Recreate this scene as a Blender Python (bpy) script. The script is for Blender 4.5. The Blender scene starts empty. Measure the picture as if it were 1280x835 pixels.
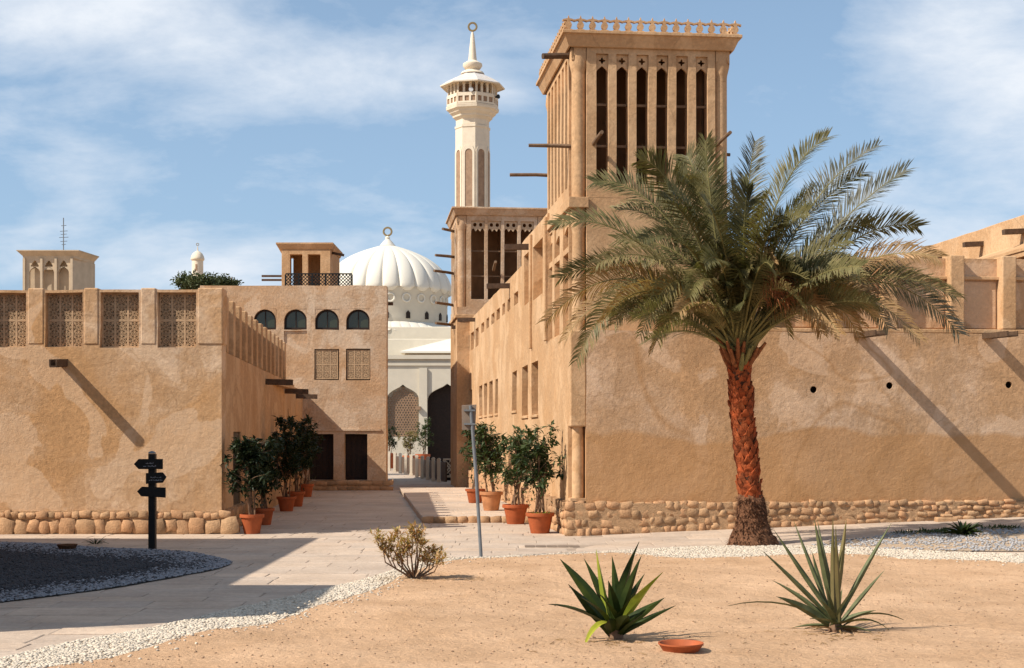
import bpy, bmesh, math, random
from math import sin, cos, pi, sqrt, radians, atan2
from mathutils import Vector, Matrix, noise
from mathutils.geometry import tessellate_polygon, delaunay_2d_cdt

S = bpy.context.scene
random.seed(7)
# ------------------------------------------------------------------ camera
F = 1800.0; CX = 640.0; HY = 545.0; EYE = 1.7          # photo pixels (1280 wide), eye height in metres
cam_d = bpy.data.cameras.new('camera'); cam = bpy.data.objects.new('camera', cam_d)
S.collection.objects.link(cam); S.camera = cam
cam.location = (0, 0, EYE); cam.rotation_euler = (pi/2, 0, 0)
cam_d.sensor_width = 36; cam_d.lens = F/1280*36; cam_d.shift_y = (HY-417.5)/1280
cam_d.clip_start = 0.1; cam_d.clip_end = 5000
# ------------------------------------------------------------------ sky, sun, exposure
SUN = Vector((-2.2, -1.0, 2.25)).normalized()           # towards the sun
w = bpy.data.worlds.new('World'); S.world = w; w.use_nodes = True
nt = w.node_tree; nt.nodes.clear()
def N(t, typ, **kw):
    n = t.nodes.new(typ)
    for k, v in kw.items(): setattr(n, k, v)
    return n
out = N(nt, 'ShaderNodeOutputWorld'); bg = N(nt, 'ShaderNodeBackground')
sky = N(nt, 'ShaderNodeTexSky', sky_type='NISHITA', sun_disc=False)
sky.sun_elevation = math.asin(SUN.z); sky.sun_rotation = atan2(SUN.x, SUN.y)
sky.altitude = 0; sky.air_density = 1.0; sky.dust_density = 0.6; sky.ozone_density = 1.4
tc = N(nt, 'ShaderNodeTexCoord'); sep = N(nt, 'ShaderNodeSeparateXYZ')
nt.links.new(tc.outputs['Generated'], sep.inputs[0])
def math_node(t, op, a, b=None, c=None):
    m = N(t, 'ShaderNodeMath', operation=op)
    for i, v in enumerate((a, b, c)):
        if v is None: continue
        if isinstance(v, (int, float)): m.inputs[i].default_value = v
        else: t.links.new(v, m.inputs[i])
    return m.outputs[0]
den = math_node(nt, 'ADD', math_node(nt, 'MAXIMUM', sep.outputs[2], 0.0), 0.34)
cxn = math_node(nt, 'DIVIDE', sep.outputs[0], den); cyn = math_node(nt, 'DIVIDE', sep.outputs[1], den)
comb = N(nt, 'ShaderNodeCombineXYZ')
nt.links.new(math_node(nt, 'MULTIPLY', cxn, 1.0), comb.inputs[0]); nt.links.new(math_node(nt, 'MULTIPLY', cyn, 1.25), comb.inputs[1])
def ramp(t, fac, stops):
    r = N(t, 'ShaderNodeValToRGB')
    t.links.new(fac, r.inputs[0])
    cr = r.color_ramp
    while len(cr.elements) > len(stops): cr.elements.remove(cr.elements[-1])
    while len(cr.elements) < len(stops): cr.elements.new(0.5)
    for e, (p, c) in zip(cr.elements, stops):
        e.position = p; e.color = (*c, 1) if len(c) == 3 else c
    return r.outputs[0]
def noise_tex(t, vec, scale, detail=4, rough=0.55, dist=0.0):
    n = N(t, 'ShaderNodeTexNoise'); n.inputs['Scale'].default_value = scale
    n.inputs['Detail'].default_value = detail; n.inputs['Roughness'].default_value = rough
    n.inputs['Distortion'].default_value = dist
    if vec is not None: t.links.new(vec, n.inputs['Vector'])
    return n.outputs[0]
mapn = N(nt, 'ShaderNodeMapping'); mapn.inputs['Location'].default_value = (3.1, 1.75, 2.0)
nt.links.new(comb.outputs[0], mapn.inputs[0])
c1 = noise_tex(nt, mapn.outputs[0], 1.15, 9, 0.55, 0.15)
c2 = noise_tex(nt, mapn.outputs[0], 4.6, 9, 0.62, 0.2)
cm = math_node(nt, 'ADD', math_node(nt, 'MULTIPLY', c1, 0.66), math_node(nt, 'MULTIPLY', c2, 0.34))
scb = N(nt, 'ShaderNodeSeparateXYZ'); nt.links.new(comb.outputs[0], scb.inputs[0])
for bu, bv, su, sv, amp_ in ((-.45, 1.90, .34, .30, .075), (.50, 1.92, .20, .28, .12), (-.25, 2.36, .40, .22, -.075), (.30, 2.3, .22, .5, -.04), (-.62, 2.55, .2, .22, .05)):   # cloud banks and clear gaps
    du = math_node(nt, 'DIVIDE', math_node(nt, 'SUBTRACT', scb.outputs[0], bu), su); dv = math_node(nt, 'DIVIDE', math_node(nt, 'SUBTRACT', scb.outputs[1], bv), sv)
    e_ = math_node(nt, 'POWER', 2.718, math_node(nt, 'MULTIPLY', math_node(nt, 'ADD', math_node(nt, 'MULTIPLY', du, du), math_node(nt, 'MULTIPLY', dv, dv)), -1.0))
    cm = math_node(nt, 'MULTIPLY_ADD', e_, amp_, cm)
mask = ramp(nt, cm, [(0.485, (0, 0, 0)), (0.57, (.45, .45, .45)), (0.66, (1, 1, 1))])
mixc = N(nt, 'ShaderNodeMix', data_type='RGBA')
# thin veil of high haze over the clear sky, thicker towards the horizon all the way round
veil = N(nt, 'ShaderNodeMix', data_type='RGBA')
nt.links.new(ramp(nt, sep.outputs[2], [(0.0, (.80,)*3), (0.12, (.60,)*3), (0.30, (.42,)*3), (1.0, (.3,)*3)]), veil.inputs[0])
nt.links.new(sky.outputs[0], veil.inputs[6]); veil.inputs[7].default_value = (3.7, 5.6, 8.0, 1)
nt.links.new(mask, mixc.inputs[0]); nt.links.new(veil.outputs[2], mixc.inputs[6])
mixc.inputs[7].default_value = (7.6, 8.1, 8.8, 1)
nt.links.new(mixc.outputs[2], bg.inputs[0]); bg.inputs[1].default_value = 0.083
nt.links.new(bg.outputs[0], out.inputs[0])
sd = bpy.data.lights.new('sun', 'SUN'); so = bpy.data.objects.new('sun', sd); S.collection.objects.link(so)
sd.energy = 5.0; sd.angle = radians(0.5); sd.color = (1.0, 0.93, 0.82)
so.rotation_euler = SUN.to_track_quat('Z', 'Y').to_euler(); so.location = (-20, -10, 30)
S.view_settings.view_transform = 'Standard'; S.view_settings.look = 'None'
S.view_settings.exposure = 0.42; S.view_settings.gamma = 1.0
C = S.collection
# ------------------------------------------------------------------ measuring helpers
def P(px, py, Y): return Vector(((px-CX)/F*Y, Y, EYE-(py-HY)/F*Y))
def clamp(v, a, b): return max(a, min(b, v))
def sstep(a, b, v):
    t = clamp((v-a)/(b-a), 0, 1); return t*t*(3-2*t)
def gz(x, y):                                             # the ground rises a little towards the right along the wall
    return 0.30*clamp((x-1.0)/8.5, 0, 1.5)*sstep(13, 24, y)
def G(px, py, lift=0.0):                                  # pixel -> point on the ground
    z = 0.0
    for _ in range(12):
        Y = F*(EYE-z-lift)/(py-HY); X = (px-CX)/F*Y; z = gz(X, Y)
    return Vector((X, Y, z+lift))
# ------------------------------------------------------------------ object helpers
def tag(o, label, cat=None, group=None, kind=None):
    if label: o['label'] = label
    if cat: o['category'] = cat
    if group: o['group'] = group
    if kind: o['kind'] = kind
    return o
def thing(name, label, cat, loc=(0, 0, 0), rz=0, group=None):
    o = bpy.data.objects.new(name, None); C.objects.link(o); o.empty_display_size = 0.3
    o.location = loc; o.rotation_euler = (0, 0, rz)
    return tag(o, label, cat, group)
def copy_tree(o, parent=None):
    c = o.copy(); C.objects.link(c); c.parent = parent
    for ch in list(o.children): copy_tree(ch, c)
    return c
def place(name, me, parent, loc=(0, 0, 0), rot=(0, 0, 0), scale=(1, 1, 1)):
    o = bpy.data.objects.new(name, me); C.objects.link(o); o.parent = parent
    o.location = loc; o.rotation_euler = rot; o.scale = scale
    return o
def front(u, d, z): return (u, d, z)                      # facade facing -y
def side(u, d, z): return (d, u, z)                       # facade facing -x, u runs back
class MB:
    def __init__(s, off=(0, 0, 0)): s.v = []; s.f = []; s.off = off
    def add(s, vs, fs):
        n = len(s.v); ox, oy, oz = s.off
        s.v += [(a+ox, b+oy, c+oz) for a, b, c in vs]; s.f += [tuple(i+n for i in f) for f in fs]; return s
    def box(s, x0, x1, y0, y1, z0, z1, m=front):
        vs = [m(x, y, z) for z in (z0, z1) for y in (y0, y1) for x in (x0, x1)]
        return s.add(vs, [(0, 2, 3, 1), (4, 5, 7, 6), (0, 1, 5, 4), (2, 6, 7, 3), (0, 4, 6, 2), (1, 3, 7, 5)])
    def bar(s, a, b, w_, h_):                             # box beam from a to b
        a = Vector(a); b = Vector(b); t = (b-a).normalized()
        up = Vector((0, 0, 1)) if abs(t.z) < .9 else Vector((0, 1, 0))
        r = t.cross(up).normalized()*w_/2; q = r.cross(t).normalized()*h_/2
        vs = [tuple(p+i*r+j*q) for p in (a, b) for i, j in ((-1, -1), (1, -1), (1, 1), (-1, 1))]
        return s.add(vs, [(0, 3, 2, 1), (4, 5, 6, 7), (0, 1, 5, 4), (1, 2, 6, 5), (2, 3, 7, 6), (3, 0, 4, 7)])
    def tube(s, pts, rad, n=8, cap=True, wob=0.0):
        pts = [Vector(p) for p in pts]
        if not hasattr(rad, '__len__'): rad = [rad]*len(pts)
        vs = []; fs = []
        ref = Vector((0.03, 1, 0.02)) if abs((pts[-1]-pts[0]).normalized().y) < .9 else Vector((1, 0, .02))
        for i, p in enumerate(pts):
            t = (pts[min(i+1, len(pts)-1)]-pts[max(i-1, 0)]).normalized()
            a = t.cross(ref).normalized(); b = t.cross(a)
            for k in range(n):
                q = 2*pi*k/n; r = rad[i]*(1+random.uniform(-wob, wob))
                vs.append(tuple(p+a*r*cos(q)+b*r*sin(q)))
        for i in range(len(pts)-1):
            for k in range(n):
                k2 = (k+1) % n; fs.append((i*n+k, i*n+k2, (i+1)*n+k2, (i+1)*n+k))
        if cap: fs.append(tuple(range(n-1, -1, -1))); fs.append(tuple(range((len(pts)-1)*n, len(pts)*n)))
        return s.add(vs, fs)
    def lathe(s, prof, n=16, c=(0, 0), rot=0.0, sq=(1, 1)):        # prof: (r, z) from bottom to top
        vs = []; fs = []
        for r, z in prof:
            for k in range(n):
                q = rot+2*pi*k/n; vs.append((c[0]+r*cos(q)*sq[0], c[1]+r*sin(q)*sq[1], z))
        for i in range(len(prof)-1):
            for k in range(n):
                k2 = (k+1) % n; fs.append((i*n+k, i*n+k2, (i+1)*n+k2, (i+1)*n+k))
        if prof[0][0] > 1e-4: fs.append(tuple(range(n-1, -1, -1)))
        if prof[-1][0] > 1e-4: fs.append(tuple(range((len(prof)-1)*n, len(prof)*n)))
        return s.add(vs, fs)
    def plate(s, outer, holes, d0, d1, m=front):          # flat polygon with holes, given thickness
        loops = [outer]+list(holes)
        tri = tessellate_polygon([[Vector((a, b, 0)) for a, b in L] for L in loops])
        flat = [p for L in loops for p in L]; n = len(flat)
        vs = [m(a, d0, b) for a, b in flat]+[m(a, d1, b) for a, b in flat]
        fs = [tuple(t) for t in tri]+[(t[2]+n, t[1]+n, t[0]+n) for t in tri]
        k = 0
        for L in loops:
            for i in range(len(L)):
                a, b = k+i, k+(i+1) % len(L); fs.append((a, b, b+n, a+n))
            k += len(L)
        return s.add(vs, fs)
    def facade(s, u0, u1, z0, z1, T, holes, m=front, back=True):
        # holes: (u0,u1,z0,z1,depth) ; depth None = right through
        us = sorted({round(v, 4) for v in [u0, u1]+[h[i] for h in holes for i in (0, 1)] if u0 <= v <= u1})
        zs = sorted({round(v, 4) for v in [z0, z1]+[h[i] for h in holes for i in (2, 3)] if z0 <= v <= z1})
        def dep(i, j):
            if i < 0 or j < 0 or i >= len(us)-1 or j >= len(zs)-1: return 'out'
            cu = (us[i]+us[i+1])/2; cz = (zs[j]+zs[j+1])/2
            for h in holes:
                if h[0] < cu < h[1] and h[2] < cz < h[3]: return T if h[4] is None else h[4]
            return 0.0
        q = []
        nu, nz = len(us)-1, len(zs)-1
        for i in range(nu):
            for j in range(nz):
                d = dep(i, j)
                if d < T:
                    q.append([(us[i], d, zs[j]), (us[i+1], d, zs[j]), (us[i+1], d, zs[j+1]), (us[i], d, zs[j+1])])
                    if back: q.append([(us[i], T, zs[j]), (us[i], T, zs[j+1]), (us[i+1], T, zs[j+1]), (us[i+1], T, zs[j])])
        def wall(a, b, p0, p1):
            if a == b: return
            if a == 'out': a = T
            if b == 'out': b = T
            if a == b: return
            q.append([(p0[0], a, p0[1]), (p1[0], a, p1[1]), (p1[0], b, p1[1]), (p0[0], b, p0[1])])
        for i in range(-1, nu):
            for j in range(nz): wall(dep(i, j), dep(i+1, j), (us[i+1], zs[j]), (us[i+1], zs[j+1]))
        for j in range(-1, nz):
            for i in range(nu): wall(dep(i, j), dep(i, j+1), (us[i], zs[j+1]), (us[i+1], zs[j+1]))
        for f in q: s.add([m(*p) for p in f], [(0, 1, 2, 3)])
        return s
    def build(s, name, mat, parent=None, smooth=False, bevel=0, rough=None, me_only=False):
        me = bpy.data.meshes.new(name); me.from_pydata(s.v, [], s.f)
        bm = bmesh.new(); bm.from_mesh(me)
        if bevel or rough or smooth: bmesh.ops.remove_doubles(bm, verts=bm.verts, dist=0.0004)
        if rough:
            step, amp = rough[:2]; exc = rough[2] if len(rough) > 2 else []
            for ax in range(3):
                lo = min(v.co[ax] for v in bm.verts); hi = max(v.co[ax] for v in bm.verts)
                st = max(step, (hi-lo)/60); k = lo+st
                nrm = [0, 0, 0]; nrm[ax] = 1
                while k < hi-step*.3:
                    co = [0, 0, 0]; co[ax] = k
                    bmesh.ops.bisect_plane(bm, geom=bm.verts[:]+bm.edges[:]+bm.faces[:], dist=0.001, plane_co=co, plane_no=nrm)
                    k += st
            for v in bm.verts:
                c = v.co
                fz = 1.0
                for (ex, ez) in exc: fz = min(fz, clamp((sqrt((c.x-ex)**2+(c.z-ez)**2)-.22)/.3, 0, 1))
                for ax in range(3):
                    k = noise.noise(Vector((c.x*1.1+ax*17, c.y*1.1, c.z*1.1)))*amp+noise.noise(Vector((c.x*4+ax*7, c.y*4, c.z*4+9)))*amp*.35
                    v.co[ax] += k*fz
        bmesh.ops.recalc_face_normals(bm, faces=bm.faces)
        if smooth:
            for f in bm.faces: f.smooth = True
            for e in bm.edges:
                if len(e.link_faces) == 2 and e.calc_face_angle(0) > radians(42): e.smooth = False
        bm.to_mesh(me); bm.free()
        if mat: me.materials.append(mat)
        if me_only: return me
        o = bpy.data.objects.new(name, me); C.objects.link(o); o.parent = parent
        if bevel:
            b = o.modifiers.new('bevel', 'BEVEL'); b.width = bevel; b.segments = 2; b.limit_method = 'ANGLE'; b.angle_limit = radians(50)
        return o
# ------------------------------------------------------------------ materials
def mat_base(name, rough=0.9, spec=0.2):
    m = bpy.data.materials.new(name); m.use_nodes = True; t = m.node_tree
    b = t.nodes['Principled BSDF']; b.inputs['Roughness'].default_value = rough
    b.inputs['Specular IOR Level'].default_value = spec
    return m, t, b
def pos(t): return N(t, 'ShaderNodeNewGeometry').outputs['Position']
def mixrgb(t, fac, a, b, mode='MIX'):
    n = N(t, 'ShaderNodeMix', data_type='RGBA', blend_type=mode)
    for i, v in ((0, fac), (6, a), (7, b)):
        if isinstance(v, (int, float)): n.inputs[i].default_value = v
        elif isinstance(v, tuple): n.inputs[i].default_value = (*v, 1)
        else: t.links.new(v, n.inputs[i])
    return n.outputs[2]
def bump(t, b, h, strength, dist, prev=None):
    n = N(t, 'ShaderNodeBump'); n.inputs['Strength'].default_value = strength; n.inputs['Distance'].default_value = dist
    t.links.new(h, n.inputs['Height'])
    if prev: t.links.new(prev, n.inputs['Normal'])
    if b: t.links.new(n.outputs[0], b.inputs['Normal'])
    return n.outputs[0]
def mul(c, k): return tuple(min(1, x*k) for x in c)
def plain(name, col, rough=0.8, vary=0.12, scale=6, bumpd=0.0, spec=0.25, metal=0.0, objvar=0.0):
    m, t, b = mat_base(name, rough, spec); p = pos(t); b.inputs['Metallic'].default_value = metal
    n = noise_tex(t, p, scale, 5)
    c = ramp(t, n, [(0.3, mul(col, 1-vary)), (0.7, mul(col, 1+vary))])
    if objvar:
        r = N(t, 'ShaderNodeObjectInfo').outputs['Random']
        c = mixrgb(t, 1.0, c, ramp(t, r, [(0, (1-objvar,)*3), (.5, (1, 1-objvar*.35, 1-objvar*.5)), (1, (1, 1, 1))]), 'MULTIPLY')
    t.links.new(c, b.inputs['Base Color'])
    if bumpd: bump(t, b, noise_tex(t, p, scale*4, 6), 1.0, bumpd)
    return m
def adobe(name, col, pale, damp=None, damp_z=1.72, relief=0.009, seam=None, streak=0.3):
    m, t, b = mat_base(name, 0.93, 0.1); p = pos(t); sp = N(t, 'ShaderNodeSeparateXYZ'); t.links.new(p, sp.inputs[0])
    big = noise_tex(t, p, 0.55, 6, 0.6, 0.6); mid = noise_tex(t, p, 2.6, 8, 0.62, 0.3); fine = noise_tex(t, p, 16, 8, 0.65)
    c = mixrgb(t, ramp(t, big, [(0.40, (0, 0, 0)), (0.62, (1, 1, 1))]), col, pale)
    c = mixrgb(t, ramp(t, mid, [(0.35, (.55,)*3), (0.68, (0, 0, 0))]), c, mul(col, 0.80))
    c = mixrgb(t, 0.55, c, ramp(t, fine, [(0.3, (.30,)*3), (0.72, (.70,)*3)]), 'OVERLAY')
    # rain streaks: noise stretched along z
    mp = N(t, 'ShaderNodeMapping'); mp.inputs['Scale'].default_value = (3.2, 3.2, 0.22); t.links.new(p, mp.inputs[0])
    st = noise_tex(t, mp.outputs[0], 1.0, 5, 0.6)
    c = mixrgb(t, math_node(t, 'MULTIPLY', ramp(t, st, [(0.52, (0, 0, 0)), (0.72, (1, 1, 1))]), streak), c, mul(col, 0.70))
    # patched repairs: paler and darker areas with a clear outline of their own
    pv_ = noise_tex(t, p, 0.85, 3, 0.45, 0.9)
    c = mixrgb(t, math_node(t, 'MULTIPLY', ramp(t, pv_, [(0.545, (0, 0, 0)), (0.565, (1, 1, 1))]), 0.38), c, mul(pale, 1.16))
    c = mixrgb(t, math_node(t, 'MULTIPLY', ramp(t, pv_, [(0.415, (1, 1, 1)), (0.435, (0, 0, 0))]), 0.38), c, mul(col, 0.80))
    # hairline cracks
    cv = N(t, 'ShaderNodeTexVoronoi'); cv.feature = 'DISTANCE_TO_EDGE'; cv.inputs['Scale'].default_value = 0.9
    wm = N(t, 'ShaderNodeMix', data_type='VECTOR'); wm.inputs[0].default_value = 0.28; t.links.new(p, wm.inputs[4])
    nn_ = N(t, 'ShaderNodeTexNoise'); nn_.inputs['Scale'].default_value = 2.2; nn_.inputs['Detail'].default_value = 6; t.links.new(p, nn_.inputs['Vector']); t.links.new(nn_.outputs[1], wm.inputs[5])
    t.links.new(wm.outputs[1], cv.inputs['Vector'])
    crk = math_node(t, 'MULTIPLY', ramp(t, cv.outputs[0], [(0.0, (1, 1, 1)), (0.009, (0, 0, 0))]), ramp(t, big, [(0.46, (0, 0, 0)), (0.56, (1, 1, 1))]))
    c = mixrgb(t, math_node(t, 'MULTIPLY', crk, 0.45), c, mul(col, 0.5))
    if damp:
        wv = noise_tex(t, p, 0.45, 3, 0.5, 0.2)
        e = math_node(t, 'ADD', sp.outputs[2], math_node(t, 'MULTIPLY', math_node(t, 'SUBTRACT', wv, 0.5), 0.9))
        f = ramp(t, math_node(t, 'SUBTRACT', e, damp_z-0.5), [(0.46, (1, 1, 1)), (0.54, (0, 0, 0))])
        c = mixrgb(t, math_node(t, 'MULTIPLY', f, 0.8), c, mixrgb(t, mid, mul(damp, .86), mul(damp, 1.12)))
        # tide lines of old washes, thin darker outlines
        tl = noise_tex(t, p, 0.38, 2, 0.4, 0.5)
        g = math_node(t, 'ABSOLUTE', math_node(t, 'SUBTRACT', tl, 0.47))
        c = mixrgb(t, math_node(t, 'MULTIPLY', ramp(t, g, [(0.0, (1, 1, 1)), (0.014, (0, 0, 0))]), 0.55), c, mul(damp, 0.85))
    t.links.new(c, b.inputs['Base Color'])
    # trowelled relief, rougher above the seam where one is given
    wav = N(t, 'ShaderNodeTexVoronoi'); wav.inputs['Scale'].default_value = 13; wav.feature = 'SMOOTH_F1'
    dm = N(t, 'ShaderNodeMapping'); t.links.new(p, dm.inputs[0]); t.links.new(dm.outputs[0], wav.inputs['Vector'])
    h = math_node(t, 'ADD', math_node(t, 'MULTIPLY', noise_tex(t, p, 6.0, 10, .72, 0.0), 1.0), math_node(t, 'MULTIPLY', wav.outputs[0], 0.10))
    b1 = bump(t, None, h, 1.0, relief*2.2)
    b2 = bump(t, b, noise_tex(t, p, 42, 6, 0.6), 0.8, relief*0.45, b1)
    return m
A_COL = (0.50, 0.295, 0.15); A_PALE = (0.55, 0.365, 0.215)
M_wall_r = adobe('adobe_right', (0.50, 0.30, 0.16), (0.60, 0.43, 0.30), damp=(0.45, 0.245, 0.11))
M_wall_l = adobe('adobe_left', (0.52, 0.295, 0.14), (0.60, 0.43, 0.29), streak=.3)
M_tower = adobe('adobe_tower', (0.49, 0.29, 0.15), (0.52, 0.34, 0.195), relief=.006)
M_wall_b = adobe('adobe_arched_house', (0.48, 0.29, 0.16), (0.53, 0.41, 0.30), relief=.012, streak=.35)
M_wall_s = adobe('adobe_plain', A_COL, A_PALE, relief=.008)
M_inner = plain('inner_plaster_shaded', (0.20, 0.11, 0.055), 0.95, .2, 3)  # darker than the wall plaster; interior shade is put into the colour
M_stone = plain('base_stone', (0.46, 0.285, 0.155), 0.9, .22, 9, .012, objvar=.35)
M_stone2 = plain('cut_stone', (0.42, 0.27, 0.15), 0.9, .2, 9, .008, objvar=.3)
M_mortar = plain('mortar', (0.43, 0.265, 0.145), 0.95, .2, 14, .02)
M_wood = plain('dark_wood', (0.085, 0.05, 0.03), 0.75, .3, 12, .004)
M_pole = plain('pole_wood', (0.16, 0.10, 0.06), 0.8, .3, 9, .004)
M_door_void = plain('door_and_void_shade', (0.022, 0.012, 0.008), 0.6, .3, 12)  # near-black wood; also stands in for shade in openings and behind lattices
M_lattice = plain('lattice_plaster', (0.44, 0.295, 0.175), 0.9, .15, 12, .003)
M_screen = plain('carved_plaster', (0.44, 0.32, 0.21), 0.9, .12, 12, .002)
M_terra = plain('terracotta', (0.37, 0.095, 0.032), 0.7, .18, 8, .002, objvar=.15)
M_terra2 = plain('pale_terracotta', (0.45, 0.20, 0.09), 0.75, .25, 5, .002)
M_soil = plain('soil', (0.10, 0.06, 0.035), 1, .3, 30, .01)
M_black = plain('black_metal', (0.008, 0.008, 0.008), 0.5, .2, 8)
M_mark = plain('sign_lettering', (0.20, 0.20, 0.21), 0.6, .1, 8)
M_grey = plain('galvanised_pole', (0.17, 0.18, 0.19), 0.6, .15, 8, metal=.2)
M_sign = plain('sign_back', (0.22, 0.165, 0.125), 0.6, .2, 5)
M_white = plain('mosque_render', (0.56, 0.50, 0.40), 0.8, .05, 2)
M_dome = plain('dome_render', (0.66, 0.61, 0.52), 0.7, .03, 1)
M_cream = plain('cream_tower', (0.50, 0.39, 0.27), 0.85, .1, 3)
M_minar = plain('minaret_render', (0.66, 0.56, 0.43), 0.8, .07, 2, .01)
M_panel = plain('carved_brown', (0.30, 0.19, 0.12), 0.85, .2, 4)
M_gold = plain('brass_ring', (0.35, 0.25, 0.12), 0.4, .1, 8, metal=.7)
M_tile = plain('roof_tile', (0.55, 0.50, 0.46), 0.7, .1, 4)
M_lead = plain('roof_tile_blue', (0.20, 0.22, 0.27), 0.7, .1, 4)
M_speaker = plain('speaker_grey', (0.55, 0.55, 0.55), 0.6, .05, 8)
M_glass, tg, bgl = mat_base('green_glass', 0.12, 0.5); bgl.inputs['Base Color'].default_value = (0.035, 0.04, 0.022, 1)
M_trunk = plain('palm_leaf_base', (0.30, 0.075, 0.022), 0.9, .5, 11, .012, objvar=.5)
M_trunkc = plain('palm_core', (0.075, 0.028, 0.014), 0.95, .4, 14, .01)
M_root = plain('palm_root', (0.15, 0.068, 0.034), 0.95, .45, 16, .02)
M_fibre = plain('palm_fibre', (0.22, 0.08, 0.03), 0.9, .4, 20)
M_petiole = plain('petiole', (0.17, 0.145, 0.05), 0.6, .3, 4)
M_twig = plain('bark', (0.17, 0.10, 0.06), 0.9, .25, 12)
def leafmat(name, a, b_, tl=0.25, scale=3.0, rough=.5, objvar=.25):
    m = bpy.data.materials.new(name); m.use_nodes = True; t = m.node_tree; pb = t.nodes['Principled BSDF']
    pb.inputs['Roughness'].default_value = rough; pb.inputs['Specular IOR Level'].default_value = 0.18
    p = pos(t); c = ramp(t, noise_tex(t, p, scale, 4), [(0.35, a), (0.65, b_)])
    r = N(t, 'ShaderNodeObjectInfo').outputs['Random']
    c = mixrgb(t, 1.0, c, ramp(t, r, [(0, (1-objvar,)*3), (1, (1, 1, 1))]), 'MULTIPLY')
    t.links.new(c, pb.inputs['Base Color'])
    tr = N(t, 'ShaderNodeBsdfTranslucent'); t.links.new(mixrgb(t, 1.0, c, (1.2, 1.3, .6), 'MULTIPLY'), tr.inputs[0])
    mx = N(t, 'ShaderNodeMixShader'); mx.inputs[0].default_value = tl
    t.links.new(pb.outputs[0], mx.inputs[1]); t.links.new(tr.outputs[0], mx.inputs[2])
    t.links.new(mx.outputs[0], t.nodes['Material Output'].inputs[0])
    return m
L_palm = leafmat('frond_green', (0.085, 0.083, 0.032), (0.20, 0.172, 0.075), .25)
L_olive = leafmat('frond_olive', (0.15, 0.135, 0.05), (0.30, 0.23, 0.10), .2)
L_dry = leafmat('frond_dry', (0.28, 0.16, 0.065), (0.45, 0.29, 0.14), .2)
L_grey = leafmat('frond_grey', (0.09, 0.095, 0.07), (0.20, 0.19, 0.15), .15)
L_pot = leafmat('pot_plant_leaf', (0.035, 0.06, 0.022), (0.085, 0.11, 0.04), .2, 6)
L_potd = leafmat('pot_plant_leaf_shaded', (0.018, 0.03, 0.012), (0.04, 0.055, 0.022), .1, 6)  # darker copy of the pot leaf; alley shade is put into the colour
L_new = leafmat('fresh_leaf', (0.16, 0.26, 0.03), (0.3, 0.4, 0.06), .3, 6)
L_yucca = leafmat('strap_leaf_green', (0.016, 0.030, 0.006), (0.05, 0.072, 0.014), .18, 5, .45, .15)
L_yuccay = leafmat('strap_leaf_yellow', (0.28, 0.32, 0.03), (0.42, 0.42, 0.05), .35, 5, .4, .1)
L_agave = leafmat('agave_leaf', (0.070, 0.085, 0.034), (0.155, 0.165, 0.075), .06, 8, .6, .3)
L_shrub = leafmat('shrub_leaf', (0.34, 0.30, 0.10), (0.62, 0.33, 0.19), .3, 25)
L_tree = leafmat('tree_leaf', (0.04, 0.055, 0.02), (0.09, 0.10, 0.04), .15)
# ground materials
def sandmat():
    m, t, b = mat_base('sand', 0.95, 0.1); p = pos(t)
    c = ramp(t, noise_tex(t, p, 0.9, 8, .65), [(0.3, (0.43, 0.26, 0.145)), (0.7, (0.60, 0.385, 0.235))])
    c = mixrgb(t, 0.5, c, ramp(t, noise_tex(t, p, 26, 8, .7), [(0.3, (.32,)*3), (0.7, (.68,)*3)]), 'OVERLAY')
    v = N(t, 'ShaderNodeTexVoronoi'); v.inputs['Scale'].default_value = 55; t.links.new(p, v.inputs['Vector'])
    sp = ramp(t, v.outputs[1], [(0.93, (0, 0, 0)), (0.96, (1, 1, 1))])
    dots = math_node(t, 'MULTIPLY', sp, ramp(t, v.outputs[0], [(0.25, (1, 1, 1)), (0.4, (0, 0, 0))]))
    c = mixrgb(t, math_node(t, 'MULTIPLY', dots, .6), c, (0.17, 0.10, 0.06))
    t.links.new(c, b.inputs['Base Color'])
    h = math_node(t, 'ADD', noise_tex(t, p, 7, 8, .65), math_node(t, 'MULTIPLY', noise_tex(t, p, 45, 6, .7), .35))
    bump(t, b, h, 1.0, 0.045)
    return m
M_sand = sandmat()
M_ground = plain('far_ground', (0.42, 0.29, 0.18), .95, .15, 2)
M_grav_bed = plain('gravel_bed', (0.47, 0.345, 0.235), .95, .3, 30, .015)
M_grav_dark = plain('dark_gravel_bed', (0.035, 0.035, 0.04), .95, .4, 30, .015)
def slabmat():
    m, t, b = mat_base('paving_slab', 0.8, 0.25); p = pos(t)
    r = N(t, 'ShaderNodeObjectInfo').outputs['Random']
    c = ramp(t, noise_tex(t, p, 1.1, 8, .6), [(0.3, (0.42, 0.325, 0.245)), (0.7, (0.56, 0.45, 0.35))])
    c = mixrgb(t, 1.0, c, ramp(t, r, [(0, (.86, .86, .88)), (1, (1.04, 1.0, .97))]), 'MULTIPLY')
    c = mixrgb(t, 0.4, c, ramp(t, noise_tex(t, p, 14, 8, .7), [(0.3, (.3,)*3), (0.7, (.7,)*3)]), 'OVERLAY')
    mp = N(t, 'ShaderNodeMapping'); mp.inputs['Scale'].default_value = (1.2, 6.5, 1); t.links.new(p, mp.inputs[0])
    lines = noise_tex(t, mp.outputs[0], 1.6, 6, .6, .4)
    c = mixrgb(t, ramp(t, lines, [(0.38, (.28,)*3), (0.50, (0, 0, 0))]), c, (0.30, 0.225, 0.175))
    t.links.new(c, b.inputs['Base Color'])
    bump(t, b, math_node(t, 'ADD', lines, noise_tex(t, p, 11, 8, .65)), 1.0, 0.012)
    return m
M_slab = slabmat()
M_joint = plain('paving_joint', (0.32, 0.245, 0.185), .95, .2, 20, .004)
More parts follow.
